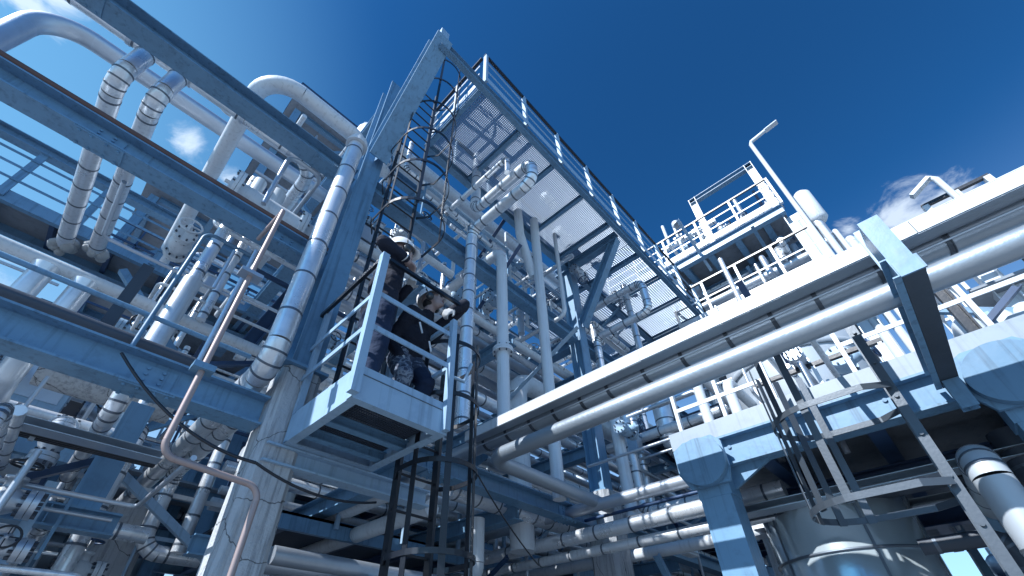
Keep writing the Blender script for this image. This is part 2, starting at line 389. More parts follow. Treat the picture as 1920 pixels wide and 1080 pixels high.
def valve(c, ax, r, label, stem=(0, 0, 1), m='white', group=None, wheel='navy'):
    c, ax, stem = V(c), V(ax).normalized(), V(stem).normalized()
    b = MB(); b.lathe([(r, -2.4 * r), (r, -1.5 * r), (1.45 * r, -.7 * r), (1.6 * r, 0), (1.45 * r, .7 * r), (r, 1.5 * r), (r, 2.4 * r)], c, ax, 16)
    o = b.build('gate_valve', m, None, c); tag(o, label, 'valve', group)
    for s in (-1, 1): flange(c + ax * s * 2.4 * r, ax, r * .9, o, m)
    MB().lathe([(r * .9, r), (r * .75, 2.2 * r), (r * 1.1, 2.25 * r), (r * 1.1, 2.6 * r), (r * .4, 2.7 * r), (r * .3, 4.2 * r), (0, 4.25 * r)], c, stem, 14).build('bonnet', m, o)
    wl = MB(); wl.torus(c + stem * 4.1 * r, stem, r * 1.5, r * .16, 18, 6)
    up = V((0, 0, 1)) if abs(stem.z) < .9 else V((1, 0, 0)); a = stem.cross(up).normalized(); d = stem.cross(a)
    for v in (a, d): wl.bar(c + stem * 4.1 * r - v * r * 1.5, c + stem * 4.1 * r + v * r * 1.5, r * .16, r * .16, stem)
    wl.build('handwheel', wheel, o)
    return o
def column(x, y, z0, z1, label, h=.28, w=.25, m='blue', base=None, bw=.46, blabel=None):
    b = MB().ibeam(V((x, y, z0)), V((x, y, z1)), h, w, .02, .013, (0, 1, 0)); o = b.build('steel_column', m, None, (x, y, z0)); tag(o, label, 'column')
    MB().box((x - w * .75, y - h * .7, z0 - .03), (x + w * .75, y + h * .7, z0 - .002)).build('base_plate', m, o)
    if base is not None: conc(x, y, base, z0 - .034, bw, blabel)
    return o
def conc(x, y, z0, z1, bw, label):
    a = bw / 2; c = a * .72; cb = MB()
    cb.prism([(-c, -a), (c, -a), (a, -c), (a, c), (c, a), (-c, a), (-a, c), (-a, -c)], (x, y, z0), (x, y, z1 - .0), (0, 1, 0))
    co = cb.build('concrete_column', 'conc', None, (x, y, z0)); return tag(co, label, 'column')

# =================================================================== GROUND
g = MB(); g.add([(-900, -900, 0), (900, -900, 0), (900, 900, 0), (-900, 900, 0)], [[0, 1, 2, 3]])
tag(g.build('ground', 'ground', None, (0, 0, 0)), kind='structure')

# =================================================================== MAIN STEEL FRAME (column line y = 3.6)
CY, CX1, CX2 = 3.6, 1.1, 5.95
column(CX1, CY, 3.80, 9.75, 'tall blue steel column behind the two workers, standing on a cracked concrete pillar', h=.30, w=.26, base=0, bw=.34,
       blabel='weathered concrete pillar with cracked top below the left end of the workers cage')
column(CX2, CY, 3.92, 9.0, 'blue steel column under the right end of the high grating walkway, on a stained concrete pillar', h=.26, w=.24, base=0, bw=.44,
       blabel='stained concrete pillar in lower middle carrying a slim blue steel column')
ZL = 6.85
beam((-5, CY, 6.80), (CX1 - .14, CY, 6.80), 'long blue overhead beam running from top left corner to the tower column', .23, .23, 'blue', splice=(3.1, 5.6))
beam((CX1 + .14, CY, 6.87), (CX2 - .13, CY, 6.87), 'dark blue beam passing behind the banded upright pipes to the right column', .24, .2, 'blue', splice=(1.6, 3.2))
beam((CX2 + .13, CY, 6.87), (14, CY, 6.87), 'blue beam running on to the right beyond the second tower column', .24, .2, 'blue')
beam((-5, CY, 5.17), (CX1 - .14, CY, 5.17), 'blue beam at left with a brown tube lying along its top', .22, .20, 'blue', splice=(4.0, 5.55))
beam((-5, CY, 3.33), (.92, CY, 3.33), 'wide pale blue beam at lower left resting against the concrete pillar', .25, .21, 'blue', splice=(5.15,))
beam((1.34, CY, 3.42), (CX2 - .26, CY, 3.42), 'blue beam below the workers cage reaching the stained concrete pillar', .21, .2, 'blue', splice=(1.4, 3.6))
beam((CX2 + .26, CY, 3.40), (15, CY, 3.40), 'dark blue beam right of the stained concrete pillar, running down to the right', .21, .2, 'blue')
# brown tube on beam
p, q = V((-5, 3.535, 5.325)), V((.95, 3.535, 5.325))
pipe([p, q], .034, 'brown painted tube lying on top of the left blue beam', 'rust', name='tube')
# brackets
beam((CX1, CY - .16, 7.25), (CX1, 2.25, 9.20), 'huge slanting blue brace rising from the tower column to the walkway corner', .30, .27, 'blue', name='steel_brace', cat='brace', up=(0, -.6, .8), tf=.02)
beam((CX2, CY - .14, 7.15), (CX2, 2.36, 8.86), 'slanting blue brace holding the walkway edge at the right column', .17, .16, 'blue', name='steel_brace', cat='brace', up=(0, -.6, .8))
beam((CX2, CY + .3, 8.93), (CX2, 2.29, 8.93), 'blue cross beam on top of the right tower column under the walkway', .2, .16, 'blue')
beam((CX1, CY + .16, 9.2), (CX1, 6.5, 9.2), 'blue cross beam running back from the top of the left tower column', .22, .18, 'blue')
beam((CX1 + .0, CY + .16, 6.9), (CX1, 9, 6.9), 'blue cross beam running back from the tower column at middle height', .22, .2, 'blue')
beam((CX2, CY + .15, 6.87), (CX2, 9.2, 6.87), 'blue cross beam running back from the right tower column', .24, .2, 'blue')

# =================================================================== HIGH GRATING WALKWAY
WZ = 9.08
W = empty('grating_walkway', (2, 2.2, WZ), 'high overhead walkway of perforated grating seen from underneath, with blue edge beams', 'walkway')
grating_mesh(1.98, 6.4, 2.24, 3.56, WZ, .030, .034, .022, .0095).build('grating', 'grate', W)
grating_mesh(6.4, 9.9, 2.24, 3.56, WZ, .045, .05, .022, .0135).build('grating', 'grate', W)
grating_mesh(6.4, 9.9, 3.62, 5.6, WZ, .055, .06, .022, .016).build('grating', 'grate', W)
def wchild(p, q, h, w, name='edge_beam', m='blue', chan=0, stf=None):
    b = MB(); (b.chan(p, q, h, w, .012, flip=chan) if chan else b.ibeam(p, q, h, w, .014, .01)); return b.build(name, m, W)
wchild(V((CX1 - .02, 2.2, WZ - .06)), V((10, 2.2, WZ - .06)), .22, .09, 'edge_beam', 'blue')
wchild(V((1.9, 3.6, WZ - .1)), V((10, 3.6, WZ - .1)), .18, .12, 'edge_beam', 'blue')
for x in (1.94, 2.88, 3.78, 4.68, 5.6, 6.75, 7.7, 8.7, 9.7):
    wchild(V((x, 2.26, WZ - .085)), V((x, 3.53, WZ - .085)), .11, .075, 'cross_beam', 'blue')
for x in (6.75, 8.2, 9.7):
    wchild(V((x, 3.67, WZ - .085)), V((x, 5.6, WZ - .085)), .12, .09, 'cross_beam', 'blue')
wchild(V((6.3, 5.63, WZ - .1)), V((10, 5.63, WZ - .1)), .18, .12, 'edge_beam', 'blue')
MB().box((1.02, 2.13, WZ + .06), (1.16, 2.27, WZ + .30)).build('corner_plate', 'pale', W)
rail((1.96, 2.16, WZ + .06), (9.9, 2.16, WZ + .06), 'white posted guard rail with black handrail along the outer edge of the high walkway', n=9, h=1.12, m='pale', mids=(.42, .72), toe=.16, pw=.07)
rail((1.93, 3.5, WZ + .03), (1.93, 2.26, WZ + .03), 'short white guard rail closing the near end of the high walkway', n=3, h=1.12, m='white', mids=(.42, .72), toe=.16, ends=(1, 0))
rail((2.6, 3.66, WZ + .03), (6.2, 3.66, WZ + .03), 'inner guard rail of the high walkway seen through its grating', n=5, h=1.1, m='pale', mids=(.5,), toe=0)

# =================================================================== WORKERS CAGE (small landing)
PX0, PX1, PY0, PY1, PZB, PZT = 1.10, 1.90, 2.40, 3.40, 3.07, 3.33
C = empty('work_cage', (PX0, PY0, PZB), 'pale blue steel landing with railings on which two workers stand', 'platform')
MB().chan((PX0, PY0, (PZB + PZT) / 2), (PX1, PY0, (PZB + PZT) / 2), PZT - PZB, .07, .012, flip=-1).build('fascia', 'pale', C)
MB().chan((PX1, PY0 + .004, (PZB + PZT) / 2 - .001), (PX1, PY1, (PZB + PZT) / 2 - .001), PZT - PZB - .004, .07, .012, flip=-1).build('fascia', 'pale', C)
MB().chan((PX0, PY1, (PZB + PZT) / 2), (PX0, PY0 + .004, (PZB + PZT) / 2 - .001), PZT - PZB - .004, .07, .012, flip=-1).build('fascia', 'pale', C)
MB().chan((PX1, PY1 + .012, (PZB + PZT) / 2), (PX0, PY1 + .012, (PZB + PZT) / 2), PZT - PZB, .07, .012, flip=-1).build('fascia', 'pale', C)
MB().box((PX0 - .004, PY0 - .006, PZB + .19), (PX1 + .004, PY0 - .001, PZB + .196)).build('seam', 'seam', C)
gz = PZB + .10
grating_mesh(PX0 + .06, PX1 - .06, PY0 + .06, PY1 - .06, gz + .03, .020, .034, .026, .006).build('floor_grating', 'dgrey', C)
MB().ibeam((PX0 + .015, 2.90, gz - .035), (PX1 - .015, 2.90, gz - .035), .08, .07, .01, .008).build('floor_beam', 'blue', C)
MB().ibeam((PX0 + .015, 3.22, gz - .035), (PX1 - .015, 3.22, gz - .035), .08, .07, .01, .008).build('floor_beam', 'blue', C)
RT = PZT + 1.08
def post(x, y, z1, w=.055): MB().bar((x, y, PZB + .02), (x, y, z1), w, w, (0, 1, 0)).build('post', 'pale', C)
post(PX0 - .012, PY0 - .020, RT + .02, .062); post(PX1 - .03, PY0 - .024, PZT + .84, .05); post(PX1 - .03, PY1 - .05, PZT + .84, .05)
for z, h_, mm in ((RT, .04, 'black'), (PZB + .93, .045, 'pale'), (PZB + .60, .045, 'pale')):
    nm = 'top_rail' if mm == 'black' else 'mid_rail'
    x_ = PX0 - .012; MB().bar((x_, PY0 + .02, z), (x_, PY1 + .12, z), .012 if mm != 'black' else .03, h_).build(nm, mm, C)
    if mm == 'black': MB().bar((PX0 + .03, PY0 - .02, z), (PX1 + .02, PY0 - .02, z - .0), .03, h_ * .8).build(nm, mm, C)
    else: MB().bar((PX0 + .02, PY0 - .02, z), (PX1 - .06, PY0 - .02, z), .012, h_).build(nm, mm, C)
for z in (PZT + .82, PZB + .60): MB().bar((PX1 - .03, PY0, z), (PX1 - .03, PY1 - .08, z), .03, .035).build('mid_rail', 'pale', C)
MB().bar((PX0 + .02, PY1 - .02, PZT - .01), (PX0 + .02, PY1 - .02, RT + .1), .05, .05, (0, 1, 0)).build('post', 'pale', C)
# leaning blue hand rail to the ladder gate
MB().sweep([(PX1 - .02, PY0 + .06, PZT + .32), (PX1 + .16, PY0 + .02, PZT + .30), (PX1 + .24, PY0 + .02, PZT + .52)], .016, 8).build('gate_bar', 'pale', C)
# bracket beam of the cage back to the column line
beam((1.5, 3.43, 2.98), (1.5, 3.48, 2.98), 'stub', .1, .1) if False else None
beam((.99, 3.47, 2.99), (2.55, 3.47, 2.99), 'pale blue carrier beam under the back of the workers cage', .15, .14, 'pale')

# =================================================================== LADDERS
caged_ladder((1.56, 3.32), (0, -1), 'black caged ladder climbing from the workers landing to the high walkway', 3.4, 10.3, width=.44, rad=.37, depth=.80,
             hoops=(5.75, 6.55, 7.35, 8.15, 8.95, 9.75), straps=4, strap_z=(5.7, 10.3), strapw=.035, hoopw=.045, stile=(.07, .02))
caged_ladder((2.17, 3.10), (0, -1), 'black caged ladder hanging below the workers landing, seen from beneath', .1, 4.35, width=.40, rad=.30, depth=.62,
             hoops=(1.9, 2.32, 2.96, 3.55, 4.1), straps=4, strap_z=(1.6, 4.2), strapw=.05, hoopw=.04, stile=(.075, .03), rung=.30)
yl_ = at(1760, 860, x=3.66).y; h1, h2 = at(1668, 722, x=3.66).z, at(1788, 902, x=3.66).z
caged_ladder((3.88, yl_), (0, 1), 'large galvanised caged ladder in lower right corner beside the raised deck', .2, 4.3, width=.40, rad=.33, depth=.80,
             hoops=(h2, h1), straps=6, strap_z=(h2 - .03, 3.72), strapw=.050, hoopw=.044, stile=(.055, .014), rung=.27, m='dgalv')

# =================================================================== TRAY AND PIPE RUNNING TO THE RIGHT (along y)
T0, T1, TE = 9.0, -2.6, 3.45
TR = empty('pipe_tray', (3.0, 0, 3.74), 'broad white metal tray with clamped pipe inside, crossing the right half', 'pipe tray')
def sheet(x0, z0, x1, z1, name, m, th=.004, y0=T1, y1=TE): 
    return MB().bar(V(((x0+x1)/2, y0, (z0+z1)/2)), V(((x0+x1)/2, y1, (z0+z1)/2)), max(abs(x1-x0), th), max(abs(z1-z0), th)).build(name, m, TR)
yy = TE
for i, L_ in enumerate((2.2, 1.9, 2.0)):
    sheet(3.0, 3.738 , 3.0, 3.842, 'side_sheet', 'white', .006 + .002 * (i % 2), yy - L_ + .004, yy); yy -= L_
sheet(3.003, 3.734, 3.115, 3.734, 'bottom_lip', 'gpipe', .005)  # white tray's lips coloured grey: underside shade painted in
sheet(3.115, 3.737, 3.115, 3.765, 'lip_fold', 'clad', .005)
sheet(3.342, 3.734, 3.41, 3.734, 'bottom_lip', 'gpipe', .005)
sheet(3.342, 3.737, 3.342, 3.76, 'lip_fold', 'clad', .005)
sheet(3.41, 3.737, 3.41, 3.85, 'side_sheet', 'clad', .005)
sheet(3.004, 3.853, 3.41, 3.853, 'cover_sheet', 'white', .006)
def strap(y, c, r, w=.012):
    b = MB(); b.sweep([V((c[0], y - w, c[1])), V((c[0], y + w, c[1]))], r + .004, 28)
    for s_ in (-1, 1): b.sweep([V((c[0], y + s_ * w - .003, c[1])), V((c[0], y + s_ * w + .003, c[1]))], r + .010, 28)
    return b
tp = (3.24, 3.765)
MB().sweep([V((tp[0], T1, tp[1])), V((tp[0], T0, tp[1]))], .095, 32).build('inner_pipe', 'gpipe', TR)
y = -2.2; R_ = random.Random(5)
while y < 3.4:
    strap(y, tp, .095).build('clamp', 'dgalv', TR); y += R_.uniform(.29, .38)
for x_ in (3.02, 3.10): MB().sweep([(x_ + .235 - .12, T1, 3.70), (x_ + .235 - .12, TE, 3.70)], .008, 6).build('tracer_tube', 'galv', TR)
pipe([V((3.08, T1, 3.457)), V((3.08, 3.12, 3.457)), V((5.3, 3.12, 3.457))], .080, 'smooth grey pipe running just below the white tray', 'gpipe', n=36, R=.2)
# support beam under the tray
pn = at(1712, 506, x=2.62); xf = 4.20; bh = .075
hb = empty('pipe_support', (2.62, pn.y, pn.z), 'dark blue support beam carrying the tray beside the right deck', 'beam')
zc = pn.z + bh / 2
MB().ibeam((2.63, pn.y, zc), (xf, pn.y, zc), bh, .10, .009, .008).build('beam', 'dgalv', hb)
MB().chan((2.626, pn.y + .052, zc + .03), (xf, pn.y + .052, zc + .03), bh + .06, .035, .008, flip=-1).build('side_channel', 'blue', hb)
MB().bar((2.622, pn.y, pn.z - .012), (2.622, pn.y, pn.z + bh + .012), .012, .11, (0, 1, 0)).build('end_plate', 'blue', hb)
MB().box((2.66, pn.y - .05, pn.z + bh + .002), (2.90, pn.y + .05, 3.735)).build('packer', 'blue', hb)
MB().ibeam((2.95, pn.y + .02, pn.z + bh + .003), (2.95, pn.y + .02, 3.90), .04, .07, .008, .007, (1, 0, 0)).build('stop', 'pale', hb)
MB().ibeam((xf - .10, pn.y, pn.z - .003), (xf - .10, pn.y, pn.z - .22), .08, .09, .012, .01, (1, 0, 0)).build('hanger', 'blue', hb)

# =================================================================== RIGHT DECK
DX, DZ = 4.25, 3.34
D = empty('raised_deck', (DX, 1.4, DZ), 'raised deck on the right with blue edge beam, dark underside and white kerb', 'platform')
yl, yr = at(1280, 850, x=DX).y, -4.5
MB().ibeam((DX + .08, yl, DZ - .02), (DX + .08, yr, DZ - .02), .28, .16, .02, .013).build('edge_beam', 'blue', D)
for j in range(3): y_ = yl - .35 - j * 1.3; MB().sweep([(DX + .072, y_, DZ + .02), (DX + .060, y_, DZ + .02)], .017, 8).sweep([(DX + .072, y_ - .07, DZ + .02), (DX + .060, y_ - .07, DZ + .02)], .017, 8).build('bolt_pair', 'blue', D)
MB().box((DX + .02, yr, DZ + .122), (DX + .04, yl + .1, DZ + .30)).build('kerb', 'kerb', D)
MB().box((DX + .17, yr, DZ + .10), (DX + 6.0, yl + .05, DZ + .14)).build('floor_plate', 'deck', D)
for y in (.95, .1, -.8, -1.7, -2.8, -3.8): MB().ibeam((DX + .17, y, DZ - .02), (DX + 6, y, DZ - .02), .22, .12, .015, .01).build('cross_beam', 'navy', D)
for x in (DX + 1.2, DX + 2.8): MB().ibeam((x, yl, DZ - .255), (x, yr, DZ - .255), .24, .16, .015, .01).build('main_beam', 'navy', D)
for x, m_ in ((DX + .7, 'galv'), (DX + .95, 'dgrey'), (DX + 1.6, 'galv')): MB().chan((x, yl, DZ - .42), (x, yr, DZ - .42), .07, .2, .006).build('cable_tray', m_, D)
def leg(y, label, z0=0.0, rr=.225):
    o = empty('support_leg', (DX, y, z0), label, 'post')
    MB().box((DX - .06, y - .135, z0), (DX + .20, y + .135, DZ - .42)).build('shaft', 'blue', o)
    MB().box((DX - .056, y - .146, DZ - .418), (DX + .19, y + .146, DZ - .17)).build('head', 'blue', o)
    MB().prism([(-.18, -.33), (.17, -.33), (.25, -.18), (.25, .06), (.14, .12), (-.14, .12), (-.21, .04), (-.21, -.2)], (DX - .062, y, DZ), (DX - .10, y, DZ)).build('gusset', 'blue', o)
    MB().sweep([(DX - .103, y, DZ - .12), (DX - .17, y, DZ - .12)], rr, 48).build('end_disc', 'blue', o)
    MB().prism([(-.02, 0), (.02, 0), (.02, .2), (-.02, .2)], (DX + .1, y - .15, DZ - .35), (DX + .1, y - .55, DZ - .15)).build('knee_brace', 'blue', o)
    return o
leg(at(1322, 890, x=DX - .15).y, 'blue box leg with round disc plate at the left corner of the raised deck', rr=.22)
leg(at(1932, 738, x=DX - .15).y, 'blue leg with large round disc plate at the right edge of the picture', rr=.22)
rail((DX + .10, yl - .02, DZ + .13), (DX + .10, yl - .95, DZ + .13), 'white guard rail at the left corner of the raised deck', n=3, h=.85, m='white', top='white', mids=(.5,), toe=0)
rail((DX + .10, .0, DZ + .13), (DX + .10, -2.6, DZ + .13), 'white guard rail on the raised deck behind the support beam', n=4, h=.95, m='white', top='white', mids=(.5,), toe=0)

# =================================================================== COLUMN OF BANDED PIPES RIGHT OF THE WORKERS
vx, vy = 2.9, 3.40
e1 = at(882, 428, x=vx); e2 = at(1000, 343, x=vx); e3 = at(992, 290, x=vx)
zA = at(880, 430, y=vy).z
yB = e2.y
pipe([(vx, vy, 3.86), (vx, vy, zA), (vx, yB, zA), (vx, yB, zA + .50), (vx, vy - .05, zA + .50), (vx, vy - .05, 9.6)], .085,
     'banded insulated pipe rising beside the workers, folding out and back under the walkway', 'clad', seam=.33, R=.20)
p, q = LZ(945, 780, 940, 470, y=3.35)
pipe([(p.x, 3.35, 3.6), (p.x, 3.35, q.z), (p.x, 4.6, q.z)], .085, 'plain white upright pipe with bent top, second from the workers', 'white', R=.2, fl=[(V((p.x, 3.35, p.z + 1.0)), V((0, 0, 1)))])
p, q = LZ(1030, 700, 1000, 425, y=3.3)
pipe([(p.x, 3.3, 3.4), (p.x, 3.3, 9.0)], .085, 'tall white upright pipe reaching the underside of the walkway', 'white')
pipe([at(1000, 520, y=3.42), at(975, 440, y=3.42), at(970, 400, y=3.42) + V((0, 0, .6))], .085, 'white branch pipe slanting into the tall upright pipe', 'white', R=.3)
p = at(968, 710, y=4.2)
pipe([(p.x, 4.2, 3.0), (p.x, 4.2, p.z), (p.x + 3.2, 4.2, p.z)], .17, 'thick white pipe bending down behind the tray near its far end', 'white', R=.34, n=24)
pipe([at(870, 520, y=3.9), at(870, 520, y=3.9) + V((0, 3.5, 0))], .07, 'white pipe running back from beside the banded upright', 'white')
pipe([at(1060, 420, y=3.0) - V((0, 0, 0)), at(1060, 420, y=3.0) + V((0, 0, .01)), ], .02, 'x') if False else None
p, q = LZ(1060, 590, 1045, 480, y=3.25)
pipe([q + V((0, 0, .8)), V((q.x, q.y, p.z)), V((q.x, q.y + 1.2, p.z))], .04, 'thin white drop pipe hanging near the right column', 'white', R=.15)

p, q = LY(1107, 578, 1203, 532, 6.4); z2 = at(1228, 577, x=6.4).z
pipe([V((6.4, p.y + .6, p.z)), V((6.4, q.y, p.z)), V((6.4, q.y, z2)), V((6.4, p.y, z2)), V((6.4, p.y, z2 - 1.6))], .075, 'silver pipe folded in a U under the right end of the walkway', 'clad', seam=.3, R=.16)
p, q = LZ(1130, 700, 1105, 600, y=3.9)
pipe([p - V((0, 0, 1)), q, q + V((1.6, 0, 0))], .06, 'banded drop pipe just right of the right tower column', 'clad', seam=.3, R=.14)
p, q = LZ(1205, 680, 1190, 610, y=3.0)
pipe([p - V((0, 0, .8)), q + V((0, 0, 1.2))], .07, 'silver upright pipe passing under the far part of the walkway', 'clad', seam=.35)

# =================================================================== LEFT: OVERHEAD PIPES
L6y, L6z = 4.0, 7.12
L6 = pipe([(-5, L6y, L6z), (.55, L6y, L6z), (.55, 6.0, L6z)], .085, 'clamped grey header pipe with two thin tubes strapped to it, top left', 'clad', seam=.55, R=.3, n=20)
for dx, dz in ((-.10, .09), (.02, .135)): pass
for k, (dy, dz) in enumerate(((-.125, .05), (-.09, .10))):
    MB().sweep([(-5, L6y + dy, L6z + dz), (.5, L6y + dy, L6z + dz)], .014, 8).build('tracer_tube', 'galv', L6)
for i in range(9):
    x = -4.6 + i * .6; b = MB(); b.sweep([(x - .02, L6y, L6z), (x + .02, L6y, L6z)], .098, 20); b.box((x - .02, L6y - .16, L6z + .02), (x + .02, L6y - .1, L6z + .14)); b.build('clamp', 'galv', L6)
def inspipe(ue, ve, ux, vx_, z, yend, label):
    a = at(ue, ve, y=L6y)
    o = pipe([(a.x, L6y, L6z - .06), (a.x, L6y, z), (a.x, yend, z)], .092, label, 'clad', seam=.36, R=.20, n=22, kelbow=4)
    b = MB(); rnd = random.Random(int(ue))
    for i in range(9):
        th = rnd.random() * 6.28; c = V((a.x + .09 * math.cos(th), yend + .02 + rnd.uniform(-.10, .14), z + .09 * math.sin(th)))
        b.ball(c, .05 + rnd.random() * .04, 9, 0, (1, 1.2, .8))
    b.build('cloth_wrap', 'cloth', o); return o
inspipe(285, 95, 115, 465, 6.42, 7.05, 'left one of two banded silver pipes dropping from the header and bending away')
inspipe(352, 130, 180, 485, 6.46, 7.0, 'right one of two banded silver pipes dropping from the header and bending away')
a = at(65, 38, y=5.0)
pipe([(a.x, 5.0, 4.9), (a.x, 5.0, 7.95), (1.0, 5.0, 7.95)], .118, 'plain grey pipe with a wide bend at the upper left edge, running under the sky', 'galv', R=.45, n=24)
uz = 7.22; ux = at(490, 150, y=3.3).x * (uz - 1.6) / (at(490, 150, y=3.3).z - 1.6)
ux = at(487, 160, z=uz).x
pipe([(.78, 3.3, uz - .12), (.78, 3.3, uz), (ux, 3.3, uz), (ux, 9.2, uz)], .10, 'smooth white pipe bent into a hoop against the sky, joining the tower pipe', 'white', R=.42, n=24,
     fl=[])
o8 = pipe([(.78, 3.3, uz - .2), (.78, 3.3, 3.60), (.78, 8.9, 3.60)], .097, 'thick white banded pipe climbing the left side of the tower', 'clad', seam=.46, R=.24, n=24, kelbow=4)
b = MB(); b.disc((.78, 3.3, uz - .16), (0, 0, 1), .135, .05, 24); b.disc((.78, 3.3, uz - .10), (0, 0, 1), .125, .03, 24); b.build('flange', 'white', o8)
pipe([(.92, 3.92, 3.55), (.92, 6.15, 3.55), (.92, 6.15, 2.72), (2.4, 6.15, 2.72)], .08, 'slimmer banded pipe beside the thick one, turning down near the rear pillar', 'clad', seam=.34, R=.18, n=20)
# white insulated header with stubs
p, q = LX(0, 455, 440, 640, 4.7)
h = pipe([(-4, 4.7, p.z), (q.x + .9, 4.7, p.z)], .06, 'plaster white horizontal pipe with two branch stubs at the left edge', 'white', n=18)
for (u, v_, dr) in ((95, 492, 2.6), (165, 525, 2.7)):
    a = at(u, v_, y=4.7); b = MB(); b.sweep([(a.x, 4.7, p.z - .05), (a.x, 4.7, p.z - .14)], [.1, .085], 18); b.sweep([(a.x, 4.7, p.z - .14), (a.x, 4.7, 3.45)] + [(a.x, 4.7 + .12 * math.sin(t_ * .39) , 3.33 + .0 + .12 * math.cos(t_ * .39)) for t_ in range(1, 4)] + [(a.x, 6.2, 3.33)], .085, 18); b.build('branch', 'clad', h)
p, q = LX(0, 478, 470, 668, 3.95)
br = pipe([(-4, 3.95, p.z), (q.x, 3.95, p.z)], .022, 'deep blue slim handrail tube crossing the left side', 'blue', name='tube')
p2, q2 = LZ(290, 590, 386, 434, y=3.9)
pipe([p2 - V((0, 0, .5)), q2, q2 + V((.45, 0, 0))], .018, 'blue bent handrail loop standing above the slim blue tube', 'blue', R=.09, name='tube')
p, q = LX(0, 540, 390, 680, 3.97)
pipe([(-4, 4.05, p.z), (q.x, 4.05, p.z)], .055, 'dark rusty black pipe running above the wide lower left beam', 'dgrey', n=18)
p, q = LZ(275, 500, 203, 610, y=4.25)
MB()
o = beam(q - V((0, 0, .25)), p, 'short dark upright channel with a worn light edge in front of the walkway', .07, .09, 'dgrey', name='steel_post', cat='post')
p, q = LZ(420, 430, 262, 690, y=4.35)
pv = pipe([p + V((0, .0, 1.0)), V((p.x, p.y, 3.3)), V((p.x, 6.6, 3.3))], .062, 'pale banded upright pipe with a step in width, left of the copper tube', 'clad', seam=.4, n=20)
MB().sweep([V((p.x, p.y, (p.z + q.z) / 2 + .12)), V((p.x, p.y, 3.55))], .085, 20).build('thick_sleeve', 'clad', pv)
p, q = LZ(445, 460, 392, 590, y=4.6)
pipe([p + V((0, 0, .5)), q - V((0, 0, .1))], .045, 'short pale banded pipe just left of the copper tube', 'clad', seam=.3)
for i, (a_, b_, r) in enumerate((((480, 470), (372, 680), .018), ((440, 470), (400, 540), .014))):
    p, q = LZ(*a_, *b_, y=3.5 + .2 * i)
    pipe([p, q], r, ('thin pale conduit tube beside the copper tube', 'thin short conduit stub above the pale banded pipe')[i], 'galv', name='tube')
# copper
cy = 2.8; cb = at(308, 858, y=cy); cr = at(485, 905, y=cy); ctop = at(522, 390, y=cy)
pipe([(.315, cy, ctop.z), (.315, cy, 2.56), (.86, cy, 2.52), (.86, cy, .2)], .0185, 'pinkish copper tube hanging down and stepping right in front of the concrete pillar', 'copper', R=.085, name='tube')
pipe([(.315, cy, ctop.z - .02), (.315, 3.5, ctop.z + .25)], .02, 'short copper tube linking to the beam at the top', 'copper', name='tube')
MB().box((.255, cy - .045, at(378, 690, y=cy).z - .02), (.375, cy + .045, at(378, 690, y=cy).z + .02)).build('tube_clip', 'blue', None)
MB().box((.24, cy - .05, 3.9), (.39, cy + .05, 3.93)).build('clip_bar', 'galv', bpy.data.objects['tube_clip'])
tag(bpy.data.objects['tube_clip'], 'small blue clip around the copper tube', 'clip')
# cable
def sag(a, b, d, r, label, n=14):
    a, b = V(a), V(b); pts = [a.lerp(b, i / n) - V((0, 0, 4 * d * (i / n) * (1 - i / n))) for i in range(n + 1)]
    o = MB().sweep(pts, r, 6).build('cable', 'black', None, a); return tag(o, label, 'cable')
sag(at(228, 662, y=3.45), at(480, 868, y=3.1), .12, .011, 'black cable sagging from the wide lower left beam to the concrete pillar')
sag(at(480, 868, y=3.1), at(705, 942, y=3.2), .08, .010, 'black cable sagging between the concrete pillar and the lower ladder')
sag(at(890, 880, y=3.3), at(1010, 1060, y=3.3), .05, .008, 'thin black cable dropping below the blue beam in lower middle')
# hanging walkway at left
WY0, WY1, WW = 7.2, 7.95, 6.86
wk = empty('hanging_walkway', (-2, WY0, WW), 'hanging walkway with dark underside and slim rails on the far left', 'walkway')
MB().chan((-7, WY0, WW), (2.2, WY0, WW), .20, .08, .012, flip=-1).build('edge_beam', 'blue', wk)
MB().chan((-7, WY1, WW - .02), (2.2, WY1, WW - .02), .22, .09, .012, flip=1).build('edge_beam', 'blue', wk)
MB().box((-7, WY0 + .02, WW + .05), (2.2, WY1 - .01, WW + .08)).build('floor_plate', 'deck', wk)
for i in range(13): x = -6.6 + i * .7; MB().bar((x, WY0 + .02, WW - .02), (x, WY1 - .015, WW - .02), .06, .12).build('cross_beam', 'navy', wk)
for x in (at(143, 423, y=WY0).x, at(280, 503, y=WY0).x, at(20, 345, y=WY0).x): MB().bar((x, WY0 - .02, WW - .05), (x, WY0 - .02, 7.8), .09, .03, (0, 1, 0)).build('hanger', 'blue', wk)
for z in (7.12, 7.36, 7.58): MB().bar((-7, WY0 - .045, z), (2.1, WY0 - .045, z), .015, .035).build('mid_rail', 'blue', wk)
beam((-7, WY0, 7.86), (2.3, WY0, 7.86), 'blue beam above the hanging walkway rails, behind the banded pipes', .17, .16, 'blue')
# second plate under walkway
pipe([(-.6, 5.6, 4.05), (.55, 5.6, 4.05)], .20, 'big pale duct lying behind the dark pipe on the left', 'conc', n=28, name='duct', cat='duct')

# flanged spool on the beam
p, q = LX(435, 355, 540, 430, 4.1)
sp = pipe([(p.x - .05, 4.1, p.z), (q.x + .5, 4.1, p.z)], .17, 'fat white flanged pipe piece with bolted ends above the left beam', 'white', n=24, fl=[(V((p.x + .02, 4.1, p.z)), V((1, 0, 0))), (V((p.x + .78, 4.1, p.z)), V((1, 0, 0)))])
for dx in (.2, .42): MB().sweep([(p.x + dx, 4.1, p.z + .1), (p.x + dx, 4.1, p.z + .42)], .07 if dx < .3 else .09, 14).build('branch', 'white', sp)
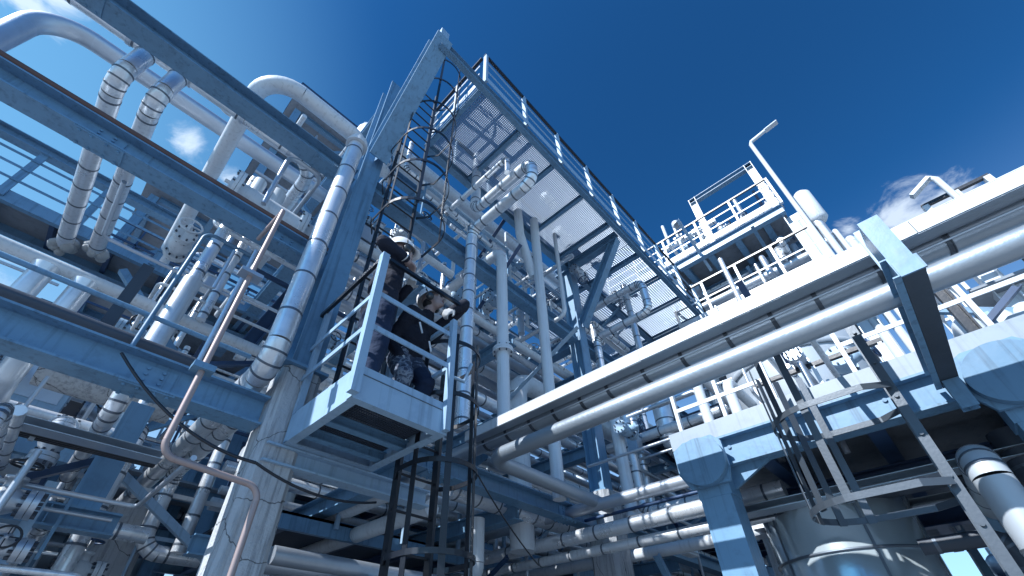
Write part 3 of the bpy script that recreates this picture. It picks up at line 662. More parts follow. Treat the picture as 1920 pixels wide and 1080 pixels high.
# thin hooped conduit
q1 = at(545, 292, y=3.75); q0 = at(475, 400, y=3.75)
pipe([V((q1.x, 3.75, q1.z - 1.0)), V((q1.x, 3.75, q1.z)), V((q1.x + .42, 3.75, q1.z)), V((q1.x + .42, 4.9, q1.z))], .028, 'thin grey tube bent into a hoop below the long overhead beam', 'galv', R=.12, name='tube')
pipe([V((.62, 4.3, 6.2)), V((.62, 6.8, 6.2))], .06, 'white pipe running back beside the thick tower pipe', 'white')

# =================================================================== PIPE RACK BEHIND THE TOWER
ordn = ['first', 'second', 'third', 'fourth', 'fifth', 'sixth', 'seventh', 'eighth', 'ninth', 'tenth', 'eleventh', 'twelfth']
def rack(z, ys, x0, x1, where, group, seed, rmin=.04, rmax=.11, mats=('clad', 'white', 'clad', 'galv')):
    R_ = random.Random(seed)
    for i, y in enumerate(ys):
        r = R_.uniform(rmin, rmax); m = R_.choice(mats); sm = R_.uniform(.45, .8) if m == 'clad' else 0
        ad = {'clad': 'banded silver', 'white': 'white painted', 'galv': 'dull grey'}[m]
        pipe([(x0 + R_.uniform(-.2, .2), y, z + r + R_.uniform(0, .02)), (x1 + R_.uniform(-.3, .3), y, z + r)], r,
             f'{ad} pipe, {ordn[i]} from the front on {where}', m, seam=sm, group=group, n=14)
rack(6.15, [3.98, 4.22, 4.46, 4.72, 4.98, 5.25, 5.55, 5.9, 6.3, 6.7, 7.2, 7.8], 1.35, 15, 'the upper rack behind the workers', 'pipes on the upper rack', 3, .055, .11)
rack(4.75, [4.05, 4.32, 4.6, 4.9, 5.2, 5.55, 5.95, 6.4, 6.9, 7.5], 2.0, 15, 'the middle rack behind the banded upright pipes', 'pipes on the middle rack', 5, .05, .11)
rack(3.56, [3.95, 4.3, 4.62, 5.0, 5.35, 5.9, 6.6, 7.4], 1.5, 15, 'the low rack behind the stained concrete pillar', 'pipes on the low rack', 8)
rack(2.35, [4.0, 4.4, 4.85, 5.5, 6.3], 1.5, 15, 'the lowest rack under the tray', 'pipes on the lowest rack', 11)
for k, z in enumerate((6.02, 4.62, 3.3, 2.22)):
    for j, x in enumerate((2.4, 4.2, 5.95, 8.4, 10.9, 13.4)):
        if z == 3.3 and j == 2: continue
        beam((x, 3.75, z), (x, 9.3, z), f'blue cross beam carrying {("the upper", "the middle", "the low", "the lowest")[k]} rack, {ordn[j]} from the tower', .2, .16, 'blue', group='rack cross beams')
# big pale drum high behind the ladder
p, q = LX(700, 250, 900, 440, 4.9)
dr = MB(); r = .30; x0, x1, zc = p.x - .2, q.x + .35, p.z - .1
dr.lathe([(0, -.14), (.16, -.12), (.26, -.06), (r, 0), (r, x1 - x0), (.26, x1 - x0 + .06), (.16, x1 - x0 + .12), (0, x1 - x0 + .14)], (x0, 4.9, zc), (1, 0, 0), 32)
d = dr.build('pressure_drum', 'cream', None, (x0, 4.9, zc)); tag(d, 'long pale horizontal drum high behind the caged ladder', 'vessel')
for x in (x0 + .6, x1 - .5): MB().box((x - .06, 4.66, zc - .62), (x + .06, 5.14, zc - .27)).build('saddle', 'blue', d)
pipe([(x0 + .2, 4.35, zc - .55), (x1 + 6, 4.35, zc - .55)], .13, 'thick white pipe just below the pale drum', 'white', n=20)
pipe([(x1 + .1, 4.9, zc), (x1 + 3.5, 4.9, zc)], .15, 'grey pipe leaving the right end of the pale drum', 'galv', n=20)
beam((1.3, 4.6, zc - .95), (9, 4.6, zc - .95), 'blue beam under the pale drum', .2, .18, 'blue')

# =================================================================== CLUSTER OF VALVES UNDER THE WALKWAY
for i, (u, v_) in enumerate(((1030, 375), (1055, 440), (1085, 512), (1160, 560))):
    c = at(u, v_, y=3.2); c.z = min(c.z, 8.6)
    valve(at(u, v_, y=3.3), (1, 0, 0), .07, f'small valve with handwheel hanging under the walkway, {ordn[i]} from the tower', (0, -.3, -1), 'galv', 'valves under the walkway')

# =================================================================== REAR STRUCTURES
def tower(x, y, wx, wy, z0, levels, label, pal='blue', cat='steel tower', rl=True, deckm='deck'):
    o = empty('steel_tower', (x, y, z0), label, cat); zt = levels[-1]
    for sx in (0, 1):
        for sy in (0, 1):
            MB().ibeam((x + sx * wx, y + sy * wy, z0), (x + sx * wx, y + sy * wy, zt + 1.0 * (sx ^ sy)), .2, .2, .016, .012, (0, 1, 0)).build('column', pal, o)
    for k, z in enumerate(levels):
        for sy in (0, 1): MB().ibeam((x + .11, y + sy * wy, z), (x + wx - .11, y + sy * wy, z), .2, .14, .014, .01).build('beam', pal, o)
        for sx in (0, 1): MB().ibeam((x + sx * wx, y + .11, z - .001), (x + sx * wx, y + wy - .11, z - .001), .2, .14, .014, .01).build('beam', pal, o)
        MB().box((x - .3, y - .3, z + .104), (x + wx + .3, y + wy + .3, z + .14)).build('floor', deckm, o)
        if rl:
            b = MB()
            for hz in (.5, 1.05):
                P = [V((x - .3, y - .3, z + .14 + hz)), V((x + wx + .3, y - .3, z + .14 + hz)), V((x + wx + .3, y + wy + .3, z + .14 + hz)), V((x - .3, y + wy + .3, z + .14 + hz))]
                for i in range(4): b.bar(P[i], P[(i + 1) % 4], .04, .05)
            for i in range(4):
                Q = [V((x - .3, y - .3, 0)), V((x + wx + .3, y - .3, 0)), V((x + wx + .3, y + wy + .3, 0)), V((x - .3, y + wy + .3, 0))]; n = 4
                for j in range(n):
                    c = Q[i].lerp(Q[(i + 1) % 4], j / n); b.bar(V((c.x, c.y, z + .14)), V((c.x, c.y, z + 1.19)), .04, .04, (0, 1, 0))
            b.build('railing', 'navy' if pal == 'blue' else 'white', o)
    for k in range(len(levels) - 1):
        MB().bar((x, y - .01, levels[k]), (x + wx, y - .01, levels[k + 1]), .09, .09).build('diagonal', pal, o)
    return o
tower(.1, 9.2, 2.0, 1.8, 0, (4.2, 7.4, 10.6, 13.6, 16.2), 'blue equipment tower rising left behind the tower column, with railed top')
tower(-1.6, 11.5, 2.0, 2.4, 0, (3.6, 6.6, 9.4, 12.0), 'lower blue equipment tower behind the hooped tube on the left')

# =================================================================== UPPER RIGHT PLATFORM (far, sunlit)
UX = 10.0; UZ = 11.15; uy0, uy1 = 2.95, -.55
U = empty('upper_platform', (UX, uy0, UZ), 'high sunlit platform at upper right with dark beams underneath, above the tray', 'platform')
MB().ibeam((UX, uy0 + 1.5, UZ), (UX, uy1, UZ), .30, .16, .02, .012).build('edge_beam', 'blue', U)
MB().box((UX - .11, uy1, UZ + .16), (UX - .09, uy0 + 1.5, UZ + .36)).build('toe_board', 'white', U)
for y in (2.9, 2.2, 1.45, .7, -.05): MB().ibeam((UX + .1, y, UZ - .02), (UX + 5, y, UZ - .02), .24, .16, .015, .01).build('cross_beam', 'blue', U)
for i, x in enumerate((1.3, 2.6, 3.9)): MB().ibeam((UX + x, uy0, UZ - .26), (UX + x, uy1, UZ - .26), .22, .14, .015, .01).build('main_beam', 'blue', U)
MB().box((UX + .1, uy1, UZ + .13), (UX + 5, uy0 + 1.5, UZ + .16)).build('floor', 'deck', U)
rail((UX - .05, uy0 + 1.6, UZ + .16), (UX - .05, uy1 - .05, UZ + .16), 'white guard rail with dark handrail along the high right platform', n=6, h=1.12, m='white', mids=(.42, .72), toe=0, pw=.08)
# portal
P_ = empty('portal_gantry', (UX + .1, 1.25, UZ), 'white portal frame standing on the high right platform', 'frame')
for y in (1.25, -.45): MB().ibeam((UX + .1, y, UZ + .17), (UX + .1, y, 13.5), .2, .18, .015, .012, (0, 1, 0)).build('column', 'white', P_)
MB().ibeam((UX + .1, 1.36, 13.41), (UX + .1, -.56, 13.41), .18, .16, .015, .012).build('lintel', 'blue', P_)
column(UX + .2, -.62, 0, UZ - .16, 'broad pale column holding up the high right platform', h=.34, w=.34, m='cream')
column(UX + .2, 2.6, 0, UZ - .16, 'white column at the left end of the high right platform', h=.25, w=.25, m='white')
o = MB().sweep([(UX, -.80, 9), (UX, -.80, 14.1), (UX, -.84, 14.2), (UX, -1.28, 14.28)], .055, 10).build('lamp_post', 'white', None, (UX, -.8, 9)); tag(o, 'tall white lamp post with bent arm above the high right platform', 'lamp post')
MB().prism([(-.08, 0), (.08, 0), (.05, .07), (-.05, .07)], (UX, -1.27, 14.25), (UX, -1.62, 14.30)).build('lamp_head', 'white', o)
a, b_ = at(1492, 362, x=10.6), at(1510, 400, x=10.6)
ve = MB().lathe([(0, -.12), (.14, -.1), (.21, 0), (.21, 1.0), (.14, 1.1), (0, 1.12)], (10.6, a.y - .05, 10.8), (0, 0, 1), 24).build('pressure_vessel', 'white', None, (10.6, a.y, 10.75)); tag(ve, 'white upright vessel with rounded ends beside the lamp post', 'vessel')
for i, (dy, r) in enumerate(((-.74, .09), (-.98, .07), (-1.16, .05), (-1.3, .09))):
    pipe([(10.2 + .1 * i, dy, 0), (10.2 + .1 * i, dy, 10.9 - .35 * i), (11.5, dy, 10.9 - .35 * i)], r, f'white riser pipe at the right end of the high right platform, {ordn[i]} from its column', 'white', R=.25, group='white risers on the high right platform')
for i, (u, v_, ln) in enumerate(((1390, 405, 1.3), (1440, 385, .7), (1330, 450, .4))):
    c = at(u, v_, x=10.6); valve(V((10.6, c.y, UZ + .75)), (0, 1, 0), .10, f'white valve on the high right platform, {ordn[i]} from the portal', (0, 0, 1), 'white', 'valves on the high right platform')
pipe([(10.6, 2.6, UZ + .75), (10.6, -.4, UZ + .75)], .10, 'white valve header pipe on the high right platform', 'white')
o = MB().sweep([(10.1, 2.05, UZ + .2), (10.1, 2.05, 12.95)], .04, 10).build('light_mast', 'white', None, (10.1, 2.05, UZ)); MB().lathe([(0, 0), (.09, 0), (.15, -.14), (.15, -.2)], (10.1, 2.0, 13.05), (0, .4, 1), 16).build('lamp_head', 'white', o); tag(o, 'short white floodlight mast at the rail of the high right platform', 'lamp post')
# lower gallery
LG = 9.1
rail((9.2, 2.6, LG - .6), (9.2, -.7, LG - .6), 'white guard rail with black handrail just above the tray, below the high right platform', n=5, h=1.05, m='white', mids=(.5,), toe=.12, pw=.08)
lg = empty('lower_gallery', (9.2, 2.6, LG - .75), 'dark gallery below the high right platform', 'platform')
MB().box((9.15, -.8, LG - .78), (14, 3.6, LG - .62)).build('floor', 'deck', lg); MB().ibeam((9.2, 3.6, LG - .9), (9.2, -.8, LG - .9), .22, .14).build('edge_beam', 'blue', lg)
for i, (y, z, r) in enumerate(((.2, 9.9, .12), (.9, 10.2, .09), (1.6, 9.7, .14), (2.2, 10.3, .07))): pipe([(10.6 + .4 * i, 3.4, z), (10.6 + .4 * i, y - 1.2, z), (10.6 + .4 * i, y - 1.2, UZ - .4)], r, f'grey pipe in the gap under the high right platform, {ordn[i]} from the front', 'galv', R=.3, group='pipes under the high right platform')
tk = MB().lathe([(.0, 0), (.55, 0), (.55, 2.3), (.3, 2.6), (0, 2.65)], (12.2, .4, LG - .6), (0, 0, 1), 28).build('pressure_vessel', 'cream', None, (12.2, .4, LG - .6)); tag(tk, 'stout pale vessel inside the dark gallery', 'vessel')
bm_ = MB(); bm_.prism([(0, 0), (.6, .0), (.6, 2.2), (0, 2.2)], (9.0, 3.0, 6.2), (9.5, 3.0, 6.2), (0, 0, 1))
# end stair from walkway down to right
st = empty('steel_stair', (9.9, 2.2, 9.08), 'white steel stair dropping from the right end of the high walkway', 'stairs')
for y in (2.25, 3.1): MB().bar((9.95, y, 9.0), (12.6, y, 6.2), .03, .22).build('stringer', 'pale', st)
for i in range(11): MB().box((10.05 + i * .24, 2.27, 8.8 - i * .255), (10.27 + i * .24, 3.08, 8.83 - i * .255)).build('tread', 'grate', st)
for y in (2.2, 3.15): MB().bar((9.95, y, 10.05), (12.6, y, 7.25), .05, .05).build('handrail', 'black', st)

# right: far rail + street lamp over tray
p, q = LY(1735, 388, 1846, 330, 6.4)
rail((6.4, p.y, p.z - .85), (6.4, q.y, q.z - .85), 'short dark railing with white posts peeping over the tray at far right', n=3, h=.85, m='white', mids=(), toe=0, pw=.09)
lp_ = at(1728, 342, x=6.2)
o = MB().sweep([(6.2, lp_.y - .12, 4.4), (6.2, lp_.y - .12, lp_.z - .06), (6.2, lp_.y - .08, lp_.z)], .035, 10).build('street_lamp', 'white', None, (6.2, lp_.y, 4.4)); tag(o, 'small white street lamp peeping over the tray at far right', 'lamp post')
MB().prism([(-.05, 0), (.05, 0), (.04, .05), (-.04, .05)], (6.2, lp_.y - .09, lp_.z - .01), (6.2, lp_.y + .16, lp_.z - .16)).build('lamp_head', 'white', o)

# =================================================================== TANKS ON AND BELOW THE RIGHT DECK
tk = MB(); tk.lathe([(.5, -.22), (.7, -.12), (.86, .05), (.86, 1.15), (.86, 1.5), (.5, 1.75), (0, 1.8)], (6.75, .62, DZ + .55), (0, 0, 1), 48); tk.lathe([(.88, 1.1), (.9, 1.12), (.9, 1.17), (.88, 1.19)], (6.75, .62, DZ + .55), (0, 0, 1), 48)
tk = tk.build('storage_tank', 'cream', None, (6.75, .62, DZ + .55)); tag(tk, 'wide white round tank standing on the raised deck behind its railing', 'tank')
for a_ in range(4): MB().box((6.75 + .6 * math.cos(a_ * 1.57 + .78) - .06, .62 + .6 * math.sin(a_ * 1.57 + .78) - .06, DZ + .145), (6.75 + .6 * math.cos(a_ * 1.57 + .78) + .06, .62 + .6 * math.sin(a_ * 1.57 + .78) + .06, DZ + .545)).build('foot', 'blue', tk)
rail((DX + .9, .9, DZ + .145), (DX + .9, -.3, DZ + .145), 'inner white rail close to the white round tank', n=3, h=.8, m='white', top='black', mids=(), toe=0)
tk = MB().lathe([(.62, 0), (.62, .5), (.62, 2.95), (.55, 3.0), (0, 3.02)], (5.55, .80, .0), (0, 0, 1), 56)
for z in (.9, 1.75, 2.5): tk.lathe([(.62, z - .012), (.632, z - .008), (.632, z + .008), (.62, z + .012)], (5.55, .80, 0), (0, 0, 1), 56, 1)
for a_ in (2.4, 3.6): tk.bar((5.55 + .625 * math.cos(a_), .80 + .625 * math.sin(a_), .1), (5.55 + .625 * math.cos(a_), .80 + .625 * math.sin(a_), 2.9), .02, .006, (math.cos(a_), math.sin(a_), 0), 1)
tk = tk.build('storage_tank', ['tank', 'seam'], None, (5.55, .80, 0)); tag(tk, 'shiny metal clad round tank below the raised deck, lower right', 'tank')
pipe([(4.2, -.32, .3), (4.2, -.32, 2.80), (6.2, -.32, 2.80)], .10, 'pale insulated pipe bending over in the lower right corner', 'cream', seam=.45, R=.17, n=22)
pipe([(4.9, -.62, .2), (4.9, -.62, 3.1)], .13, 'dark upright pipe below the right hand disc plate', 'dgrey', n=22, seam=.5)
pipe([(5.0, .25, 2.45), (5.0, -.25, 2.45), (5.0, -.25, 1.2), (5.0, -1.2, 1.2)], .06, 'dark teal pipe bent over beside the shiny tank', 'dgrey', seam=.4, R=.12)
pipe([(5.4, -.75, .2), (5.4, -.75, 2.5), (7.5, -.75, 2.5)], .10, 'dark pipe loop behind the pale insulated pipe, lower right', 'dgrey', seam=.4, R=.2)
mw = MB().lathe([(0, 0), (.42, 0), (.42, .05), (.36, .05), (.36, .12), (0, .12)], (6.2, -.35, 1.55), (-1, .25, -.2), 32)
for i in range(14):
    t_ = i / 14 * 6.283; mw.ball((6.1, -.35 + .38 * math.cos(t_), 1.55 + .38 * math.sin(t_)), .03, 6)
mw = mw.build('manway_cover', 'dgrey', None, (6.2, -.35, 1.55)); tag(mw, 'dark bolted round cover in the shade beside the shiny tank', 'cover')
# machinery and white steel behind the support beam, far right
wt = tower(7.4, -3.6, 2.0, 1.8, 0, (3.6, 5.4), 'white steel stair tower at the far right behind the support beam', 'white')
for i, (x, y, r) in enumerate(((5.9, -1.05, .10), (6.1, -1.35, .07), (6.4, -1.6, .12), (6.0, -1.9, .05), (6.6, -2.2, .09))):
    pipe([(x, y, 3.5), (x, y, 4.6 + .08 * i), (x + 2, y, 4.6 + .08 * i)], r, f'white riser pipe on the right deck, {ordn[i]} from the white tank', 'white', R=.25, group='white risers on the right deck')
for i, (x, y, z0, z1) in enumerate(((5.3, -.95, 3.5, 5.4), (5.3, -1.6, 3.5, 5.4))): beam((x, y, z0), (x, y, z1), f'dark slim post behind the support beam, {("left", "right")[i]} one of two', .09, .09, 'black', name='steel_post', cat='post', up=(0, 1, 0))
pn_ = MB().box((6.0, -2.7, 3.5), (6.06, -1.2, 4.5)).build('wall_panel', 'cream', None); tag(pn_, 'sunlit white panel screen on the right deck', 'panel')
for y in (-2.7, -1.95, -1.22): MB().box((5.95, y - .03, 3.5), (5.995, y + .03, 4.6)).build('stud', 'pale', pn_)
# pumps, manifold on the left corner of the right deck
for i, (u, v_) in enumerate(((1330, 790), (1390, 790))):
    c = at(u, v_, x=5.2); pipe([(5.2, c.y, DZ + .15), (5.2, c.y, DZ + 1.5 - .3 * i), (6.4, c.y, DZ + 1.5 - .3 * i)], .06, f'white bent pipe behind the corner railing of the raised deck, {("left", "right")[i]} one', 'white', R=.2)
pipe([(5.0, .75, DZ + .42), (5.0, .2, DZ + .42), (5.9, .2, DZ + .42)], .09, 'silver elbow pipe lying on the deck beside the white tank', 'clad', R=.2, seam=.3)

# =================================================================== UPRIGHTS BETWEEN THE PILLAR AND THE RIGHT DECK
def up(u1, v1, u2, v2, y, r, label, tail=None, m='clad', seam=.4, top=.8):
    p, q = LZ(u1, v1, u2, v2, y=y); pts = [q + V((0, 0, top)), V((q.x, y, p.z))]
    if tail: pts.append(pts[-1] + V(tail))
    return pipe(pts, r, label, m, seam=seam, R=max(.16, r * 2))
up(1190, 970, 1150, 785, 2.9, .085, 'white lit upright pipe just right of the stained concrete pillar', None, 'white', 0)
up(1213, 965, 1168, 785, 3.1, .080, 'banded upright pipe, middle of three right of the concrete pillar', (0, -1.2, 0))
up(1228, 965, 1182, 780, 3.2, .07, 'banded upright pipe, rightmost of three right of the concrete pillar', (0, -1.1, 0))
up(1256, 835, 1242, 760, 2.6, .15, 'thick silver pipe with mitred elbow at the corner of the raised deck', (1.6, 0, 0), 'clad', .5)
up(1220, 830, 1200, 770, 3.3, .07, 'slim silver pipe bending right behind the thick mitred one', (1.5, 0, 0), 'clad', .4)
p, q = LY(1010, 905, 1330, 800, 5.2)
for i, (v1, r, m_) in enumerate(((0, .03, 'galv'),)):
    pipe([V((5.2, 3.3, p.z)), V((5.2, 1.1, p.z))], .02, 'thin bright tube crossing in front of the three uprights', 'galv', name='tube')
p, q = LY(1130, 970, 1290, 925, 5.4); pipe([V((5.4, 3.7, p.z)), V((5.4, 1.5, p.z))], .022, 'deep blue slim tube leading to the concrete pillar', 'navy', name='tube')
for i, (v1, v2, x, r, m_) in enumerate(((965, 890, 5.0, .075, 'galv'), (1010, 935, 5.0, .085, 'clad'), (1040, 960, 5.1, .06, 'clad'), (880, 850, 6.5, .08, 'clad'), (1060, 1000, 6.2, .08, 'white'))):
    p, q = LY(860, v1 + 60, 1100, v1 - 20, x)
    pipe([V((x, 6.8, p.z)), V((x, .9 + .1 * i, p.z))], r, f'{("plain grey", "banded sunlit", "thin banded", "silver", "white")[i]} pipe running towards the stained concrete pillar at low level', m_, seam=.5 if m_ == 'clad' else 0)
# white elbow pipes low centre
p, q = LY(545, 978, 700, 905, 2.62)
pipe([V((2.62, 3.7, 3.28)), V((2.62, 7.1, 3.28)), V((2.62, 7.1, 4.35)), V((5.5, 7.1, 4.35))], .10, 'plain white pipe behind the lower ladder with an upturned far end', 'white', R=.2, n=22)
pipe([V((2.85, 3.75, 3.05)), V((2.85, 7.0, 3.05))], .09, 'sunlit white pipe with flanged end behind the lower ladder', 'white', n=20, fl=[(V((2.85, 6.7, 3.05)), V((0, 1, 0)))])
p, q = LZ(893, 985, 897, 935, y=4.2)
pipe([V((p.x, 4.2, 3.25)), V((p.x, 4.2, 2.55)), V((p.x, 6.4, 2.55))], .095, 'white pipe dropping below the blue beam and elbowing left', 'white', R=.2, n=20)
pipe([V((3.3, 4.05, 3.45)), V((5.6, 4.05, 3.45))], .13, 'thick banded silver pipe just above the blue beam near the lower ladder', 'clad', seam=.35, n=22)

# =================================================================== LOWER LEFT
beam((-5, 5.0, 2.66), (.52, 5.0, 2.66), 'blue beam crossing low at left in front of the rear pillar', .17, .16, 'blue', stiff=6)
beam((1.1, 5.0, 2.62), (4.4, 5.0, 2.62), 'blue beam low behind the concrete pillar and lower ladder', .17, .16, 'blue', stiff=4)
beam((-4, 5.4, 2.05), (3, 5.4, 2.05), 'lowest blue beam near the bottom left corner', .16, .16, 'blue', stiff=5)
conc(.74, 6.6, 0, 3.2, .50, 'rough grey concrete pillar in the lower left, behind the bent banded pipe')
beam((.26, 5.12, 2.75), (.26, 5.12, 3.75), 'flat blue upright post between lower left beams', .10, .20, 'blue', name='steel_post', cat='post', up=(0, 1, 0))
p, q = LZ(0, 1075, 92, 903, y=4.6)
beam(p - V((0, 0, .6)), q, 'slim pale blue upright post at the bottom left corner', .06, .07, 'pale', name='steel_post', cat='post', up=(0, 1, 0))
p, q = LZ(180, 960, 265, 800, y=5.5)
pipe([p - V((0, 0, 1.0)), V((p.x, 5.5, q.z)), V((p.x, 7.2, q.z))], .075, 'banded silver upright with bent top beside the flat blue post', 'clad', seam=.32, R=.15)
p, q = LX(100, 1000, 220, 1020, 5.6)
pipe([V((p.x - .1, 7.5, p.z + .1)), V((p.x - .1, 5.6, p.z + .1)), V((q.x + .2, 5.6, p.z + .1))], .075, 'banded silver pipe elbow below the low left beam', 'clad', seam=.3, R=.15)
for i, (u, v_) in enumerate(((130, 1040), (165, 1050))):
    c = at(u, v_, y=5.9); pipe([(c.x, 5.9, .2), (c.x, 5.9, 2.5)], .065, f'silver upright in the bottom left corner, {("left", "right")[i]} one of two', 'clad', seam=.4)
p, q = LX(0, 985, 55, 1000, 5.7); pipe([V((-4, 5.7, p.z)), V((q.x, 5.7, p.z))], .075, 'silver pipe entering low from the left edge', 'clad', seam=.35)
p, q = LZ(350, 980, 425, 830, y=6.0)
pipe([p - V((0, 0, .3)), V((p.x, 6.0, q.z + .3)), ], .07, 'silver upright between the rear pillar and the near concrete pillar', 'clad', seam=.3)
# cable trays and soffits over lower left
for i, (y, z) in enumerate(((4.3, 3.02), (4.75, 3.0))):
    xe = (.5, -1.1)[i]; o = MB().chan((-5, y, z), (xe, y, z), .06, .16, .005).build('cable_tray', 'galv', None, (-2, y, z)); tag(o, f'galvanised cable tray under the wide lower left beam, {("front", "rear")[i]} one', 'cable tray')
    R_ = random.Random(i)
    for k in range(4): MB().sweep([(-5 + j * (xe + 5) / 10, y + .03 + k * .03 + R_.uniform(-.008, .008), z - .018 + R_.uniform(-.004, .006)) for j in range(11)], .010, 6).build('cable', 'black', o)
    for k in range(8): MB().bar((-4.9 + k * (xe + 4.8) / 8, y + .08, z - .05), (-4.9 + k * (xe + 4.8) / 8, y + .08, z + .09), .03, .03, (0, 1, 0)).build('bracket', 'galv', o)
pl = empty('rear_deck', (-4, 5.9, 3.45), 'low deck with dark underside filling the lower left', 'platform')
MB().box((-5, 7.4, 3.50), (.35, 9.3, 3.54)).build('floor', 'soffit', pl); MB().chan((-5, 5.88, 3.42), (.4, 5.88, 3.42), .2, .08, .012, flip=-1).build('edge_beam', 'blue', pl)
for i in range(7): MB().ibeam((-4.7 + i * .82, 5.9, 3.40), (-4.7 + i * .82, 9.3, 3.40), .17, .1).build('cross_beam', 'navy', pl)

# =================================================================== THE TWO WORKERS
import numpy as np
from mathutils import noise
M['skin'] = mat('skin', (0.31, 0.235, 0.225), .5, var=.08)
M['jacket'] = mat('work_jacket', (0.012, 0.016, 0.030), .8, var=.2, bump=.5, bscale=60, spec=.25)
M['trouser'] = mat('work_trousers', (0.016, 0.028, 0.060), .85, var=.2, bump=.5, bscale=60, spec=.2)
M['boot'] = mat('leather_boot', (0.012, 0.012, 0.014), .5)
M['glove'] = mat('work_glove', (0.42, 0.44, 0.46), .8, var=.2)
M['helmet'] = mat('helmet_shell', (0.74, 0.76, 0.78), .3, var=.04, spec=.5)
M['rubber'] = mat('ear_defender_cup', (0.03, 0.035, 0.04), .35)
M['hair'] = mat('dark_hair', (0.007, 0.007, 0.009), .6)
M['eye'] = mat('eye_white', (0.6, 0.6, 0.6), .3); M['lip'] = mat('lips', (0.22, 0.10, 0.09), .5); M['tape'] = mat('reflective_tape', (0.6, 0.62, 0.64), .35, metal=.5)
M['scarf'] = mat('neck_scarf', (0.16, 0.05, 0.045), .9)
def camo():
    m = mat('patterned_trousers', (.25, .28, .33), .85); t = m.node_tree; b = t.nodes['Principled BSDF']
    g = t.nodes.new('ShaderNodeNewGeometry'); n = t.nodes.new('ShaderNodeTexNoise'); n.inputs['Scale'].default_value = 13; n.inputs['Detail'].default_value = 3; n.inputs['Distortion'].default_value = 1.2
    r = t.nodes.new('ShaderNodeValToRGB'); r.color_ramp.interpolation = 'CONSTANT'
    e = r.color_ramp.elements; e[0].color = (.03, .042, .075, 1); e[1].position = .46; e[1].color = (.085, .115, .17, 1)
    for p_, c_ in ((.52, (.19, .23, .29, 1)), (.6, (.04, .055, .095, 1))): x = e.new(p_); x.color = c_
    t.links.new(g.outputs['Position'], n.inputs['Vector']); t.links.new(n.outputs['Fac'], r.inputs['Fac']); t.links.new(r.outputs['Color'], b.inputs['Base Color']); return m
M['camo'] = camo()
